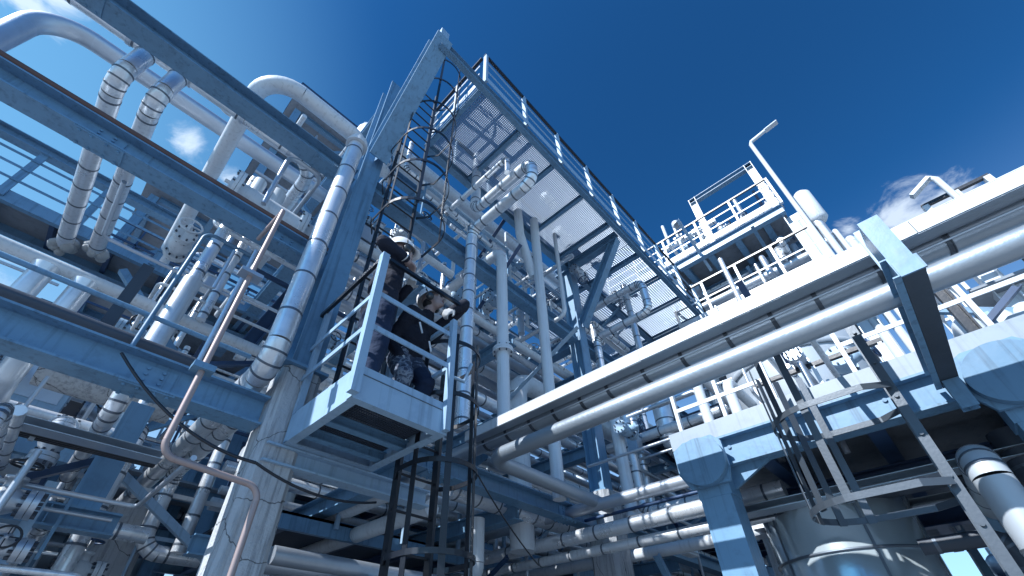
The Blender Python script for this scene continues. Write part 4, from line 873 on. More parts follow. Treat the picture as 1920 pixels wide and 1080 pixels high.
class Body:
    def __init__(s): s.mb = MB(); s.P = []
    def cap(s, a, b, ra, rb, tg):
        a, b = V(a), V(b); s.mb.sweep([a, b], [ra, rb], 14); s.mb.ball(a, ra, 12); s.mb.ball(b, rb, 12); s.P.append((a, b, ra, rb, tg))
    def chain(s, pts, rs, tg):
        for i in range(len(pts) - 1): s.cap(pts[i], pts[i + 1], rs[i], rs[i + 1], tg)
    def ell(s, c, r, R, tg):
        k = MB().ball((0, 0, 0), 1.0, 16); c = V(c); s.mb.add([c + R @ V((v.x * r[0], v.y * r[1], v.z * r[2])) for v in k.v], k.f, True); rr = sorted(r)[1]; s.P.append((c, c + V((0, 0, 1e-4)), rr, rr, tg))
    def hand(s, w, d, up, r, tg, side=1, curl=.5):
        """palm leaving the wrist w along d, palm facing -up; five bent fingers"""
        w, d, up = V(w), V(d).normalized(), V(up); up = (up - d * up.dot(d)).normalized(); sd = d.cross(up) * side
        for k in (-1, -.33, .33, 1): s.cap(w + sd * .016 * k * .8 + d * .01, w + d * .085 + sd * .030 * k, .017, .015, tg)
        for k, L_ in ((-1, .062), (-.33, .076), (.33, .08), (1, .068)):
            a = w + d * .09 + sd * .030 * k; b = a + (d * math.cos(curl) - up * math.sin(curl)) * L_ * .45; c = b + (d * math.cos(curl * 2.1) - up * math.sin(curl * 2.1)) * L_ * .33; e = c + (d * math.cos(curl * 3) - up * math.sin(curl * 3)) * L_ * .25
            s.chain([a, b, c, e], [.0105, .0098, .009, .008], tg)
        a = w + d * .03 + sd * .032; b = a + (d * .6 + sd * .7 - up * .3).normalized() * .04; c = b + (d * .9 + sd * .15 - up * .3).normalized() * .032
        s.chain([a, b, c], [.014, .0115, .0095], tg)
    def build(s, label, tags, origin, wrinkle=.006, vox=.0085):
        me = bpy.data.meshes.new('person'); me.from_pydata([v - origin for v in s.mb.v], [], s.mb.f)
        tmp = bpy.data.objects.new('tmp_body', me); COL.objects.link(tmp)
        r = tmp.modifiers.new('r', 'REMESH'); r.mode = 'VOXEL'; r.voxel_size = vox
        sm = tmp.modifiers.new('s', 'SMOOTH'); sm.iterations = 4; sm.factor = .5
        dg = bpy.context.evaluated_depsgraph_get(); dg.update(); nm = bpy.data.meshes.new_from_object(tmp.evaluated_get(dg)); nm.name = 'person'
        bpy.data.objects.remove(tmp)
        n = len(nm.polygons); ce = np.empty(n * 3); nm.polygons.foreach_get('center', ce); ce = ce.reshape(-1, 3)
        best = np.full(n, 1e9); idx = np.zeros(n, int)
        for a, b, ra, rb, tg in s.P:
            a = np.array(a - origin); b = np.array(b - origin); d = b - a; t = np.clip(((ce - a) @ d) / max(d @ d, 1e-12), 0, 1)
            ds = np.linalg.norm(ce - (a + t[:, None] * d), axis=1) - (ra + (rb - ra) * t); u = ds < best; best[u] = ds[u]; idx[u] = tags.index(tg)
        nm.materials.clear()
        for t_ in tags: nm.materials.append(M[t_])
        nm.polygons.foreach_set('material_index', idx.astype(np.int32)); nm.polygons.foreach_set('use_smooth', np.ones(n, bool))
        cl = [tags.index(x) for x in tags if x in ('jacket', 'trouser', 'camo')]; vm = np.zeros(len(nm.vertices), bool)
        for p in nm.polygons:
            if p.material_index in cl:
                for vi in p.vertices: vm[vi] = True
        nr = np.empty(len(nm.vertices) * 3); nm.vertices.foreach_get('normal', nr); nr = nr.reshape(-1, 3)
        for v in nm.vertices:
            if vm[v.index]:
                c = v.co + origin; w = noise.noise(V((c.x * 14, c.y * 14, c.z * 24))) + .5 * noise.noise(V((c.x * 30, c.y * 30, c.z * 44)))
                v.co += V(nr[v.index]) * (w * wrinkle)
        ob = bpy.data.objects.new('person', nm); COL.objects.link(ob); ob.location = origin; return tag(ob, label, 'person')
def headgear(o, hc, R, glasses=True, hairy=False):
    f = lambda x, y, z: hc + R @ V((x, y, z))
    ax = lambda v: R @ V(v)
    def rot_mb(k): 
        m_ = MB(); m_.v = [f(v.x, v.y, v.z) for v in k.v]; m_.f = k.f; m_.s = k.s; m_.m = k.m; return m_
    k = MB(); prof = [(.128, .030), (.126, .055), (.118, .095), (.095, .130), (.055, .152), (0, .158)]
    k.lathe(prof, (0, 0, 0), (0, 0, 1), 28); k.v = [V((v.x * 1.12 - .004, v.y * .93, v.z)) for v in k.v]
    n0 = 28; br = []
    for i in range(20):
        a = -1.25 + 2.5 * i / 19; br.append((a, .143 * math.cos(a) , .119 * math.sin(a)))
    vs = []; fs = []
    for a, x, y in br:
        e = .058 * math.cos(a * 1.2) if abs(a) < 1.3 else 0
        vs += [V((x - .012, y * .97, .034)), V((x + max(e, 0), y * 1.03, .020)), V((x + max(e, 0), y * 1.03, .015)), V((x - .012, y * .97, .026))]
    for i in range(19):
        for j in range(4): fs.append([i * 4 + j, i * 4 + (j + 1) % 4, i * 4 + 4 + (j + 1) % 4, i * 4 + 4 + j])
    k.add(vs, fs, True); k.sweep([(-.1, 0, .128), (-.03, 0, .160), (.05, 0, .160), (.11, 0, .118)], .013, 8)
    rot_mb(k).build('helmet', 'helmet', o)
    for s_ in (-1, 1):
        k = MB(); k.lathe([(0, 0), (.034, 0), (.038, .008), (.036, .030), (.024, .040), (0, .042)], (-.002, s_ * .078, -.012), (0, s_, .02), 20); k.v = [V((v.x, v.y, (v.z + .012) * 1.25 - .012)) for v in k.v]
        k.sweep([(-.002, s_ * .108, .02), (-.006, s_ * .124, .06), (-.004, s_ * .118, .075)], .007, 8); rot_mb(k).build('ear_defender', 'rubber', o)
    for s_ in (-1, 1):
        k = MB(); k.ball((.083, s_ * .032, .008), .0125, 10); rot_mb(k).build('eye', 'eye', o)
    k = MB(); k.ball((.088, 0, -.062), .022, 10, 0, (.35, 1, .28)); rot_mb(k).build('mouth', 'lip', o)
    k = MB()
    for s_ in (-1, 1):
        k.ball((.096, s_ * .033, .008), .027, 12, 0, (.28, 1.05, .72)); k.sweep([(.095, s_ * .058, .014), (.02, s_ * .08, .012)], .003, 6)
    k.sweep([(.104, -.012, .014), (.104, .012, .014)], .003, 6); rot_mb(k).build('glasses', 'glass', o)
    k = MB(); k.ball((-.03, 0, -.01), .085, 14, 0, (.86, .82, .80)); rot_mb(k).build('hair', 'hair', o)
def headprims(B, hc, R):
    f = lambda x, y, z: hc + R @ V((x, y, z))
    B.ell(f(-.005, 0, .02), (.098, .075, .10), R, 'skin'); B.ell(f(.03, 0, -.045), (.062, .056, .062), R, 'skin'); B.ell(f(.062, 0, -.088), (.028, .032, .022), R, 'skin')
    B.cap(f(.09, 0, .012), f(.108, 0, -.026), .009, .0135, 'skin'); B.ell(f(.075, 0, .034), (.022, .058, .014), R, 'skin')
    for s_ in (-1, 1): B.ell(f(.062, s_ * .04, -.03), (.028, .024, .026), R, 'skin'); B.ell(f(-.01, s_ * .08, -.015), (.022, .010, .032), R, 'skin')
def basis(fw, up=(0, 0, 1)):
    x = V(fw).normalized(); y = V(up).cross(x).normalized(); z = x.cross(y); return Matrix((x, y, z)).transposed()
FZ = PZB + .13
# --- first worker: leaning on the corner post, looking right
B = Body(); D_ = lambda *p: V(p)
pel, ch, uc, nk, hc = D_(1.29, 2.70, 4.10), D_(1.29, 2.68, 4.40), D_(1.30, 2.66, 4.60), D_(1.325, 2.64, 4.74), D_(1.365, 2.625, 4.885)
Rb = basis((1, .05, 0)); Rh = basis((.96, -.10, .22))
B.ell(pel, (.125, .175, .13), Rb, 'trouser'); B.ell(D_(1.30, 2.69, 4.26), (.125, .172, .17), Rb, 'jacket'); B.ell(ch, (.13, .185, .18), Rb, 'jacket'); B.ell(uc, (.115, .20, .12), Rb, 'jacket')
B.ell(D_(1.29, 2.70, 4.13), (.14, .185, .09), Rb, 'jacket')
B.cap(D_(1.315, 2.65, 4.66), D_(1.34, 2.635, 4.80), .062, .055, 'skin'); B.cap(D_(1.31, 2.65, 4.68), D_(1.325, 2.645, 4.715), .082, .074, 'jacket'); headprims(B, hc, Rh)
rs, re, rw = D_(1.255, 2.49, 4.63), D_(1.05, 2.425, 4.535), D_(1.325, 2.44, 4.60)
rs = D_(1.25, 2.50, 4.63); re = D_(1.055, 2.41, 4.60); rw = D_(1.30, 2.42, 4.60)
B.chain([uc + V((0, -.10, .02)), rs, (rs + re) / 2, re], [.095, .082, .070, .062], 'jacket'); B.chain([re, (re + rw) / 2, rw], [.062, .056, .044], 'jacket'); B.cap(rw, rw + V((.05, .02, -.005)), .033, .030, 'skin')
B.hand(rw + V((.03, .012, 0)), (.9, .35, -.2), (.2, -.3, .9), .01, 'skin', 1, .65)
ls, le, lw = D_(1.32, 2.86, 4.62), D_(1.47, 2.86, 4.40), D_(1.50, 2.62, 4.50)
B.chain([uc + V((0, .10, .02)), ls, le], [.095, .080, .062], 'jacket'); B.chain([le, lw], [.060, .044], 'jacket'); B.hand(lw, (-.25, -.9, .25), (.3, .1, .9), .01, 'glove', -1, .6)
for (h, kn, an, sg) in ((D_(1.28, 2.60, 4.05), D_(1.30, 2.585, 3.66), D_(1.25, 2.585, 3.29), 1), (D_(1.30, 2.80, 4.05), D_(1.335, 2.81, 3.66), D_(1.30, 2.82, 3.29), -1)):
    B.chain([h, kn, kn.lerp(an, .4), an], [.108, .078, .076, .066], 'trouser'); B.chain([an - V((0, 0, .0)), an + V((.0, 0, -.05)), V((an.x + .14, an.y, FZ + .035))], [.055, .050, .038], 'boot'); B.cap(V((an.x - .03, an.y, FZ + .035)), V((an.x + .15, an.y, FZ + .033)), .038, .036, 'boot')
w1 = B.build('worker in dark jacket leaning an elbow on the corner post, white helmet, looking right', ['skin', 'jacket', 'trouser', 'boot', 'glove'], V((1.29, 2.70, FZ)))
headgear(w1, hc, Rh)
MB().torus((1.325, 2.643, 4.735), (.18, -.1, .95), .066, .020, 20, 8).build('scarf', 'scarf', w1)
MB().torus(rw + V((-.015, -.004, 0)), (.95, .2, 0), .046, .006, 18, 6).build('cuff_tape', 'tape', w1)
# --- second worker: by the right rail, facing the viewer, looking up to the right
B = Body()
pel, ch, uc, nk, hc = D_(1.735, 2.90, 3.90), D_(1.755, 2.78, 4.12), D_(1.765, 2.71, 4.26), D_(1.77, 2.66, 4.36), D_(1.775, 2.61, 4.50)
Rb = basis((.35, -.94, .0)); Rt = basis((.35, -.9, -.25), (.05, -.3, .95)); Rh = basis((.55, -.80, .42))
B.ell(pel, (.125, .17, .13), Rb, 'camo'); B.ell(pel + V((.01, -.03, .10)), (.13, .168, .12), Rt, 'jacket'); B.ell(ch, (.125, .185, .17), Rt, 'jacket'); B.ell(uc, (.105, .19, .10), Rt, 'jacket')
B.cap(D_(1.768, 2.69, 4.30), D_(1.775, 2.63, 4.44), .060, .054, 'skin'); B.cap(D_(1.768, 2.69, 4.31), D_(1.77, 2.665, 4.35), .080, .070, 'jacket'); headprims(B, hc, Rh)
lt = (basis((.35, -.94, 0)) @ V((0, 1, 0)))
ls = uc + lt * .19 + V((0, 0, .02)); rs = uc - lt * .19 + V((0, 0, .0))
le = D_(2.00, 2.40, 4.47); lw = D_(1.90, 2.44, 4.37)
B.chain([uc + lt * .1, ls, ls.lerp(le, .5), le], [.09, .078, .068, .060], 'jacket'); B.chain([le, lw], [.059, .043], 'jacket'); B.hand(lw, (-.55, .1, -.55), (-.2, -.6, .6), .01, 'glove', -1, .7)
re = D_(1.545, 2.86, 4.02); rw = D_(1.59, 2.74, 3.84)
B.chain([uc - lt * .1, rs, re], [.09, .077, .060], 'jacket'); B.chain([re, rw], [.058, .044], 'jacket'); B.hand(rw, (.15, -.35, -.9), (-.6, -.6, 0), .01, 'glove', 1, .4)
for (h, kn, an, tg2) in ((D_(1.655, 2.86, 3.88), D_(1.615, 2.66, 3.60), D_(1.63, 2.84, 3.29), 'camo'), (D_(1.82, 2.86, 3.88), D_(1.845, 2.66, 3.62), D_(1.83, 2.86, 3.29), 'trouser')):
    B.chain([h, h.lerp(kn, .5)], [.105, .094], 'camo'); B.chain([h.lerp(kn, .5), kn, an], [.094, .080, .066], tg2); B.cap(an, an - V((0, 0, .05)), .055, .05, 'boot'); B.cap(V((an.x, an.y + .03, FZ + .035)), V((an.x + .03, an.y - .15, FZ + .033)), .04, .036, 'boot')
w2 = B.build('worker in black jacket and patterned trousers by the right rail, sunglasses and ear defenders', ['skin', 'jacket', 'trouser', 'camo', 'boot', 'glove'], V((1.735, 2.85, FZ)))
headgear(w2, hc, Rh)
for a_, b2 in (((1.64, 2.575, 4.14), (1.70, 2.60, 4.06)), ((1.80, 2.625, 4.04), (1.85, 2.65, 3.96))): MB().bar(a_, b2, .02, .004, (0, -1, 0)).build('pocket_tape', 'tape', w2)

# =================================================================== REAR PLANT FRAMES
lvn = ['lowest', 'second', 'third', 'top']
def box_thing(c, s, m, name, label, cat, group=None):
    c, s = V(c), V(s); b = MB().box(c - s / 2, c + s / 2); o = b.build(name, m, None, c - V((0, 0, s.z / 2))); tag(o, label, cat, group)
    MB().box(c + V((-s.x * .42, -s.y / 2 - .012, -s.z * .38)), c + V((s.x * .42, -s.y / 2 - .001, s.z * .40))).build('door', 'galv' if m != 'galv' else 'white', o)
    MB().box(c + V((-s.x / 2 - .02, -s.y / 2 - .02, s.z / 2 + .001)), c + V((s.x / 2 + .02, s.y / 2 + .02, s.z / 2 + .02))).build('lid', m, o); return o
def exchanger(x0, x1, y, z, r, label, m='cream', axis='x'):
    ax = V((1, 0, 0)) if axis == 'x' else V((0, 1, 0)); p = V((x0, y, z)); Ln = x1 - x0
    b = MB().lathe([(0, -.10), (r * .6, -.08), (r, 0), (r, Ln), (r * .6, Ln + .08), (0, Ln + .1)], p, ax, 26); o = b.build('heat_exchanger', m, None, p); tag(o, label, 'vessel')
    for t in (.18, .82):
        c = p + ax * Ln * t; MB().box(c + V((-.06, -r * .7, -r - .28)), c + V((.06, r * .7, -r * .75))).build('saddle', 'navy', o)
        MB().lathe([(r + .02, -.03), (r + .03, -.02), (r + .03, .02), (r + .02, .03)], c, ax, 26).build('band', 'seam', o)
    MB().sweep([p + ax * Ln * .5 + V((0, 0, r * .8)), p + ax * Ln * .5 + V((0, 0, r + .3))], r * .3, 12).build('nozzle', m, o); return o
def frame_mod(x, y, wx, wy, levels, where, seed, pal='blue', railing=True, fill=1.0, floorm='soffit'):
    R_ = random.Random(seed); o = empty('plant_structure', (x, y, 0), f'blue steel plant frame with dark floors, {where}', 'structure'); zt = levels[-1]
    nx = max(2, round(wx / 2.6) + 1)
    for i in range(nx):
        for sy in (0, 1): MB().ibeam((x + wx * i / (nx - 1), y + sy * wy, 0), (x + wx * i / (nx - 1), y + sy * wy, zt + .1), .18, .18, .014, .01, (0, 1, 0)).build('column', pal, o)
    for k, z in enumerate(levels):
        for sy in (0, 1): MB().ibeam((x - .2, y + sy * (wy + .19) - .095, z), (x + wx + .2, y + sy * (wy + .19) - .095, z), .20, .14, .014, .01).build('beam', pal, o)
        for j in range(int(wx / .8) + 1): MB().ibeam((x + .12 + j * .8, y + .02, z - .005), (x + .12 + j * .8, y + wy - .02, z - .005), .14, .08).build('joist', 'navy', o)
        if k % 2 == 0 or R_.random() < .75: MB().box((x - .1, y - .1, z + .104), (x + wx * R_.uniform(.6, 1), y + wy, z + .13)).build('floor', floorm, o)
        if railing:
            b = MB()
            for hz in (.55, 1.05): b.bar((x - .2, y - .15, z + .13 + hz), (x + wx + .2, y - .15, z + .13 + hz), .035, .045)
            for j in range(int(wx / 1.1) + 1): b.bar((x + j * 1.1, y - .15, z + .13), (x + j * 1.1, y - .15, z + 1.17), .04, .04, (0, 1, 0))
            b.build('railing', R_.choice(['navy', 'pale', 'white']), o)
        if R_.random() < .6 and k: i = R_.randrange(nx - 1); MB().bar((x + wx * i / (nx - 1), y + .12, levels[k - 1]), (x + wx * (i + 1) / (nx - 1), y + .12, z), .08, .08).build('diagonal', pal, o)
        on = f'on the {lvn[k]} level {where}'; ub = f'under the {lvn[k]} floor of the frame {where}'
        if R_.random() < .75 * fill: a = x + R_.uniform(.2, wx * .4); exchanger(a, a + R_.uniform(1.1, wx * .5), y + R_.uniform(.6, 1.2), z + .75, R_.uniform(.2, .36), f'fat horizontal vessel {on}', R_.choice(['cream', 'galv', 'clad', 'pale']))
        if R_.random() < .8 * fill:
            c = V((x + wx * R_.uniform(.55, .95), y + R_.uniform(.5, wy * .6), z + .14)); r = R_.uniform(.22, .45); h = R_.uniform(.9, 1.5)
            t_ = MB().lathe([(0, 0), (r, 0), (r, h), (r * .6, h + r * .3), (0, h + r * .36)], c, (0, 0, 1), 26).lathe([(r + .004, h * .5 - .02), (r + .02, h * .5 - .01), (r + .02, h * .5 + .01), (r + .004, h * .5 + .02)], c, (0, 0, 1), 26, 1)
            tag(t_.build('process_drum', [R_.choice(['cream', 'clad', 'white', 'tank']), 'seam'], None, c), f'upright drum {on}', 'vessel')
        if R_.random() < .7 * fill: box_thing((x + wx * R_.uniform(.1, .9), y + R_.uniform(.1, .5), z + .6), (R_.uniform(.35, .7), .3, R_.uniform(.5, .9)), R_.choice(['pale', 'white', 'navy']), 'control_cabinet', f'control cabinet {on}', 'cabinet')
        npp = R_.randint(2, 4)
        for j in range(npp):
            r = R_.uniform(.035, .10); m = R_.choice(['clad', 'white', 'galv', 'clad', 'cream']); yy = y + wy * (j + .5) / npp + R_.uniform(-.1, .1); zz = z - .25 - r
            pts = [V((x - R_.uniform(0, .5), yy, zz)), V((x + wx + R_.uniform(-.3, .4), yy, zz))]
            if R_.random() < .5: pts.append(pts[-1] + V((0, 0, R_.choice([-1, 1]) * R_.uniform(.6, 1.6))))
            if R_.random() < .5: pts.insert(0, pts[0] + V((0, R_.choice([-1, 1]) * R_.uniform(.4, .8), 0)))
            pipe(pts, r, f'{dict(clad="banded silver", white="white", galv="grey", cream="cream")[m]} pipe, {ordn[j]} from front, under the {lvn[k]} floor {where}', m, seam=.45 if m == 'clad' else 0, R=max(.12, r * 2), n=12, group='pipes hung under the rear floors')
        for j in range(R_.randint(1, 3)):
            r = R_.uniform(.03, .085); m = R_.choice(['clad', 'white', 'galv']); xx = x + wx * R_.uniform(.05, .95); yy = y - R_.uniform(.25, .6); z0 = max(.1, z - R_.uniform(1.5, 2.4)); z1 = z + R_.uniform(-.1, 1.0)
            pipe([V((xx, yy, z0)), V((xx, yy, z1)), V((xx, yy + R_.uniform(.8, 1.6), z1))], r, f'{dict(clad="banded silver", white="white", galv="grey")[m]} front riser, {ordn[j]} on the {lvn[k]} level {where}', m, seam=.4 if m == 'clad' else 0, R=.16, n=12, group='risers at the front of the rear frames')
        if R_.random() < .7 * fill: valve((x + wx * R_.uniform(.1, .9), y - .1, z + R_.uniform(.4, .9)), (1, 0, 0), R_.uniform(.06, .11), f'handwheel valve {on}', R_.choice([(0, -1, 0), (0, 0, 1), (0, -.7, .7)]), R_.choice(['white', 'galv', 'pale']), wheel=R_.choice(['navy', 'black', 'white']))
    return o
frame_mod(-7.0, 9.9, 5.2, 3.2, (2.7, 4.5, 6.2), 'at the far left edge', 21)
frame_mod(-3.4, 6.5, 3.4, 2.4, (2.5, 3.75), 'behind the low left beam', 31)
frame_mod(-1.2, 10.4, 3.0, 3.2, (2.7, 4.6, 6.4), 'behind the rear grey pillar', 22)
frame_mod(2.4, 9.9, 4.4, 3.4, (2.6, 4.4, 6.2), 'behind the near concrete pillar', 23)
frame_mod(7.4, 10.0, 4.4, 3.4, (2.8, 4.8, 7.0), 'behind the lower ladder', 24)
frame_mod(12.4, 9.4, 4.6, 3.6, (2.6, 4.8, 7.2), 'behind the stained pillar', 25)
frame_mod(16.0, 5.0, 4.6, 3.4, (3.0, 5.4, 7.8), 'right of the stained pillar', 26)
frame_mod(11.0, 2.3, 4.0, 3.0, (2.6, 4.4, 6.4), 'under the high right platform', 27, fill=.8)
frame_mod(18.0, -1.5, 5.0, 4.0, (3.4, 6.2, 8.6), 'beyond the raised deck', 28)
frame_mod(3.6, 15.0, 9.0, 4.0, (3.5, 6.5, 9.5), 'far behind the racks', 29, fill=.7)
rack(5.35, [5.9, 6.3, 6.75, 7.2, 7.7, 8.3], 1.7, 15, 'the rear rack behind the workers', 'pipes on the rear rack', 13, .06, .12)
rack(7.45, [5.0, 5.4, 5.85, 6.3, 6.9, 7.5], 1.7, 14, 'the topmost rack below the walkway', 'pipes on the topmost rack', 17, .05, .10)
rack(4.15, [5.0, 5.5, 6.1, 6.7, 7.4], 2.2, 14, 'the second rear rack behind the tray', 'pipes on the second rear rack', 19, .06, .11)
# mid-rack decks: dark soffits between the racks
for i, (x0, x1, y0, y1, z, wh) in enumerate(((1.6, 5.4, 5.2, 8.8, 3.05, 'behind the lower ladder'), (6.4, 10.8, 4.6, 8.6, 3.05, 'behind the stained pillar'), (6.6, 10.4, 1.0, 3.2, 4.9, 'above the three uprights'), (2.8, 6.8, 6.4, 9.0, 4.45, 'between the racks'))):
    o = empty('rack_deck', (x0, y0, z), f'small deck with dark underside {wh}', 'platform')
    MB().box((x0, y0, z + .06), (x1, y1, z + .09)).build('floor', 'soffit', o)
    for (p, q) in (((x0, y0, z), (x1, y0, z)), ((x1, y1 + .01, z), (x0, y1 + .01, z))): MB().chan(p, q, .18, .07, .01, flip=-1).build('edge_beam', 'blue', o)
    for j in range(int((x1 - x0) / .9)): MB().ibeam((x0 + .4 + j * .9, y0 + .01, z - .01), (x0 + .4 + j * .9, y1, z - .01), .13, .08).build('joist', 'navy', o)
    b = MB()
    for hz in (.55, 1.05): b.bar((x0, y0 - .04, z + .1 + hz), (x1, y0 - .04, z + .1 + hz), .035, .045)
    for j in range(5): c = x0 + (x1 - x0) * j / 4; b.bar((c, y0 - .04, z), (c, y0 - .04, z + 1.12), .045, .045, (0, 1, 0))
    b.build('railing', 'pale', o)
# risers between the upper rack and the walkway
R_ = random.Random(77)
for i in range(12):
    x = 1.7 + i * .42 + R_.uniform(-.12, .12); y = R_.uniform(4.2, 6.4); r = R_.uniform(.025, .07); m = R_.choice(['clad', 'white', 'galv', 'white']); z1 = R_.uniform(7.4, 8.8)
    pipe([(x, y, 6.35), (x, y, z1), (x + R_.choice([-.7, .9]), y, z1), (x + R_.choice([-.7, .9]), y + .01, z1)][:3] + [], r, f'{dict(clad="banded silver", white="white", galv="grey")[m]} riser above the upper rack, {ordn[i]} from the ladder', m, seam=.35 if m == 'clad' else 0, R=.14, n=12, group='risers above the upper rack')
for i in range(7):
    x = 2.2 + i * .75 + R_.uniform(-.2, .2); valve((x, R_.uniform(4.0, 5.0), R_.uniform(6.9, 7.9)), R_.choice([(1, 0, 0), (0, 1, 0)]), R_.uniform(.07, .11), f'valve above the upper rack, {ordn[i]} from the ladder', R_.choice([(0, -1, 0), (0, 0, 1), (0, -.6, .8)]), R_.choice(['white', 'galv', 'pale']), 'valves above the upper rack', R_.choice(['navy', 'black', 'white']))
for i, (x, y, z0, z1) in enumerate(((2.9, 5.6, 6.3, 9.4), (3.9, 6.8, 6.3, 9.9), (4.9, 5.2, 6.3, 8.6), (2.1, 6.6, 6.3, 10.4))): beam((x, y, z0), (x, y, z1), f'slim blue post above the upper rack, {ordn[i]} one', .16, .15, 'blue', name='steel_post', cat='post', up=(0, 1, 0), group='posts above the upper rack')
for i, (y, z) in enumerate(((5.6, 8.3), (6.8, 9.2), (5.2, 7.6))): beam((1.4, y, z), (6.5, y, z), f'slim blue beam above the upper rack, {ordn[i]} one', .16, .13, 'blue', group='beams above the upper rack')

# =================================================================== SMALL-BORE PIPEWORK, BRACES, BOXES (denser zones)
ordx = ordn + ['thirteenth', 'fourteenth', 'fifteenth', 'sixteenth', 'seventeenth', 'eighteenth', 'nineteenth', 'twentieth', 'twenty-first', 'twenty-second', 'twenty-third', 'twenty-fourth']
def pxu(p):
    c = rot.transposed() @ (V(p) - CAM); return PX + FPX * c.x / max(1e-3, -c.z)
def zone(b0, b1, where, seed, ntube=14, nbrace=4, nbox=3, nvalve=4, nrail=1, rmin=.012, rmax=.05):
    R_ = random.Random(seed); b0, b1 = V(b0), V(b1); sz = b1 - b0
    rp = lambda: V((R_.uniform(b0.x, b1.x), R_.uniform(b0.y, b1.y), R_.uniform(b0.z, b1.z)))
    items = []
    for i in range(ntube):
        p = rp(); pts = [p]; ax = R_.choice([0, 0, 1, 2, 2])
        for k in range(R_.choice([1, 2, 2, 3])):
            d = V((0, 0, 0)); Ln = R_.uniform(.5, 2.2) if ax != 2 else R_.uniform(.4, 1.3); s = R_.choice([-1, 1]); d[ax] = Ln * s
            if not (b0[ax] - .5 < pts[-1][ax] + d[ax] < b1[ax] + .5): d = -d
            pts.append(pts[-1] + d); ax = R_.choice([a for a in (0, 1, 2) if a != ax])
        items.append((R_.choice(['galv', 'clad', 'white', 'galv', 'clad']), pts, R_.choice([R_.uniform(rmin, rmax), R_.uniform(rmin, rmin * 2)])))
    by = {}
    for it in items: by.setdefault(it[0], []).append(it)
    for m, ls in by.items():
        ls.sort(key=lambda t: pxu(sum(t[1], V()) / len(t[1])))
        for i, (m_, pts, r) in enumerate(ls):
            pipe(pts, r, f'thin {dict(galv="grey", clad="silver", white="white")[m]} tube, {ordx[i]} from the left, {where}', m, name='tube', cat='tube', seam=.3 if m == 'clad' and r > .03 else 0, R=max(.06, r * 2.2), n=10, group=f'thin tubes {where}')
    br = []
    for i in range(nbrace):
        p = rp(); ax = R_.choice([0, 1]); d = V((0, 0, 0)); d[ax] = R_.uniform(.8, 1.7) * R_.choice([-1, 1]); d.z = R_.uniform(.6, 1.2); br.append((p, p + d))
    br.sort(key=lambda t: pxu((t[0] + t[1]) / 2))
    for i, (p, q) in enumerate(br):
        o = MB().angle(p, q, .075, .008).build('steel_brace', R_.choice(['blue', 'navy', 'pale']), None, p); tag(o, f'slanting angle brace, {ordx[i]} from the left, {where}', 'brace', f'angle braces {where}')
    bx = sorted([rp() for i in range(nbox)], key=pxu)
    for i, p in enumerate(bx): box_thing(p, (R_.uniform(.14, .35), R_.uniform(.1, .16), R_.uniform(.18, .4)), R_.choice(['pale', 'white', 'dgrey', 'galv']), 'junction_box', f'small junction box, {ordx[i]} from the left, {where}', 'junction box', f'junction boxes {where}')
    vs = sorted([rp() for i in range(nvalve)], key=pxu)
    for i, p in enumerate(vs): valve(p, R_.choice([(1, 0, 0), (0, 1, 0), (0, 0, 1)]) if i % 2 else (1, 0, 0), R_.uniform(.035, .08), f'small handwheel valve, {ordx[i]} from the left, {where}', (0, -1, .2) if i % 2 else R_.choice([(0, -1, 0), (0, 0, 1)]), R_.choice(['white', 'galv', 'pale']), f'small valves {where}', R_.choice(['navy', 'black', 'white']))
    for i in range(nrail):
        p = rp(); p.z = b0.z + sz.z * R_.uniform(.1, .6); q = p + V((R_.uniform(1.2, 2.2), 0, 0)); rail(p, q, f'short pale railing, {ordx[i]} of its kind {where}', n=3, h=.9, m=R_.choice(['pale', 'white', 'blue']), top=R_.choice(['navy', 'pale', 'white']), mids=(.5,), toe=0, pw=.035)
zone((1.5, 4.3, 6.5), (6.2, 6.6, 8.8), 'below the high walkway', 101, 22, 5, 2, 6, 2, .015, .06)
zone((1.6, 4.2, 4.9), (5.8, 7.5, 6.0), 'behind the workers', 102, 12, 3, 2, 4, 1)
zone((1.6, 4.3, 1.9), (5.8, 8.6, 3.2), 'behind the lower ladder', 103, 22, 6, 5, 7, 2)
zone((6.2, 3.9, 1.9), (12.0, 8.5, 4.6), 'behind the stained pillar', 104, 24, 6, 4, 7, 2, .015, .06)
zone((-2.6, 4.4, 1.9), (.5, 7.6, 3.2), 'under the wide lower left beam', 105, 24, 6, 8, 7, 2)
zone((-.4, 4.3, 3.9), (.85, 8.0, 6.4), 'left of the tower column', 106, 20, 7, 4, 6, 2, .015, .05)
zone((5.4, 1.1, 1.8), (9.5, 3.2, 4.6), 'left of the raised deck', 107, 20, 4, 3, 6, 1, .015, .06)
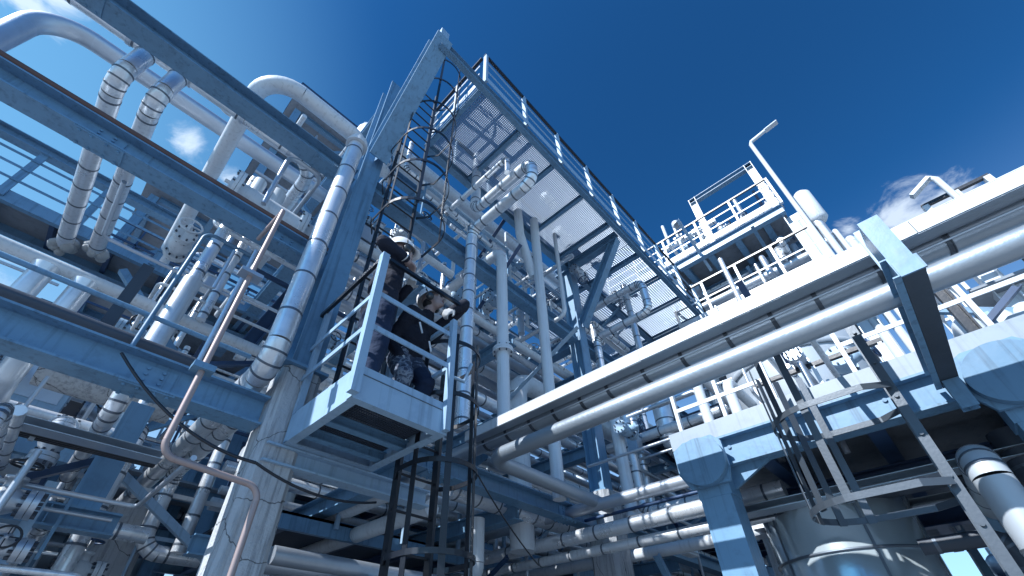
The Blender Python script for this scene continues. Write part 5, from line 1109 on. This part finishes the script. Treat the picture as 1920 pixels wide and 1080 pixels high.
zone((5.2, -1.0, 1.5), (8.0, .0, 2.9), 'in the shade under the raised deck', 108, 10, 3, 3, 4, 0)
zone((4.9, -.3, 3.6), (6.4, .9, 4.6), 'on the raised deck', 109, 10, 2, 3, 5, 0, .015, .05)
zone((10.3, -.4, 9.4), (12.5, 2.8, 10.9), 'under the high right platform', 110, 20, 5, 3, 6, 2, .03, .10)
zone((10.3, -.3, 11.4), (12.5, 2.6, 13.2), 'on top of the high right platform', 113, 10, 2, 2, 5, 1, .03, .08)
zone((5.9, -3.2, 3.6), (8.0, -1.2, 4.9), 'behind the support beam', 111, 12, 3, 2, 3, 1, .02, .06)
zone((.2, 8.6, 8.0), (2.2, 9.6, 15.5), 'on the blue equipment tower', 112, 14, 2, 3, 4, 0, .03, .09)
zone((1.5, 3.75, 6.95), (5.8, 4.9, 8.85), 'just behind the walkway beam', 114, 22, 5, 3, 7, 2, .02, .075)
zone((6.2, 3.8, 6.9), (9.5, 6.5, 8.7), 'under the far end of the walkway', 115, 14, 4, 2, 6, 1, .03, .08)
zone((-2.2, 3.95, 1.9), (.4, 5.2, 2.95), 'close below the wide lower left beam', 116, 14, 3, 4, 5, 1, .012, .04)
# bigger blue braces and beams crossing left of the tower
for i, (u1, v1, u2, v2, y) in enumerate(((560, 470, 690, 300, 4.6), (455, 655, 615, 470, 5.0), (700, 330, 590, 420, 5.4))):
    beam(at(u1, v1, y=y), at(u2, v2, y=y), f'broad blue slanting brace left of the tower column, {ordn[i]} one', .16, .18, ('blue', 'navy', 'blue')[i], name='steel_brace', cat='brace')
# stair flight behind the banded upright
st = empty('steel_stair', (3.4, 5.4, 3.2), 'dark steel stair flight seen between the upright pipes', 'stairs')
for y in (5.4, 6.1): MB().bar((3.4, y, 3.2), (5.2, y, 4.9), .03, .2).build('stringer', 'blue', st)
for i in range(8): MB().box((3.5 + i * .22, 5.42, 3.33 + i * .207), (3.72 + i * .22, 6.08, 3.36 + i * .207)).build('tread', 'dgrey', st)
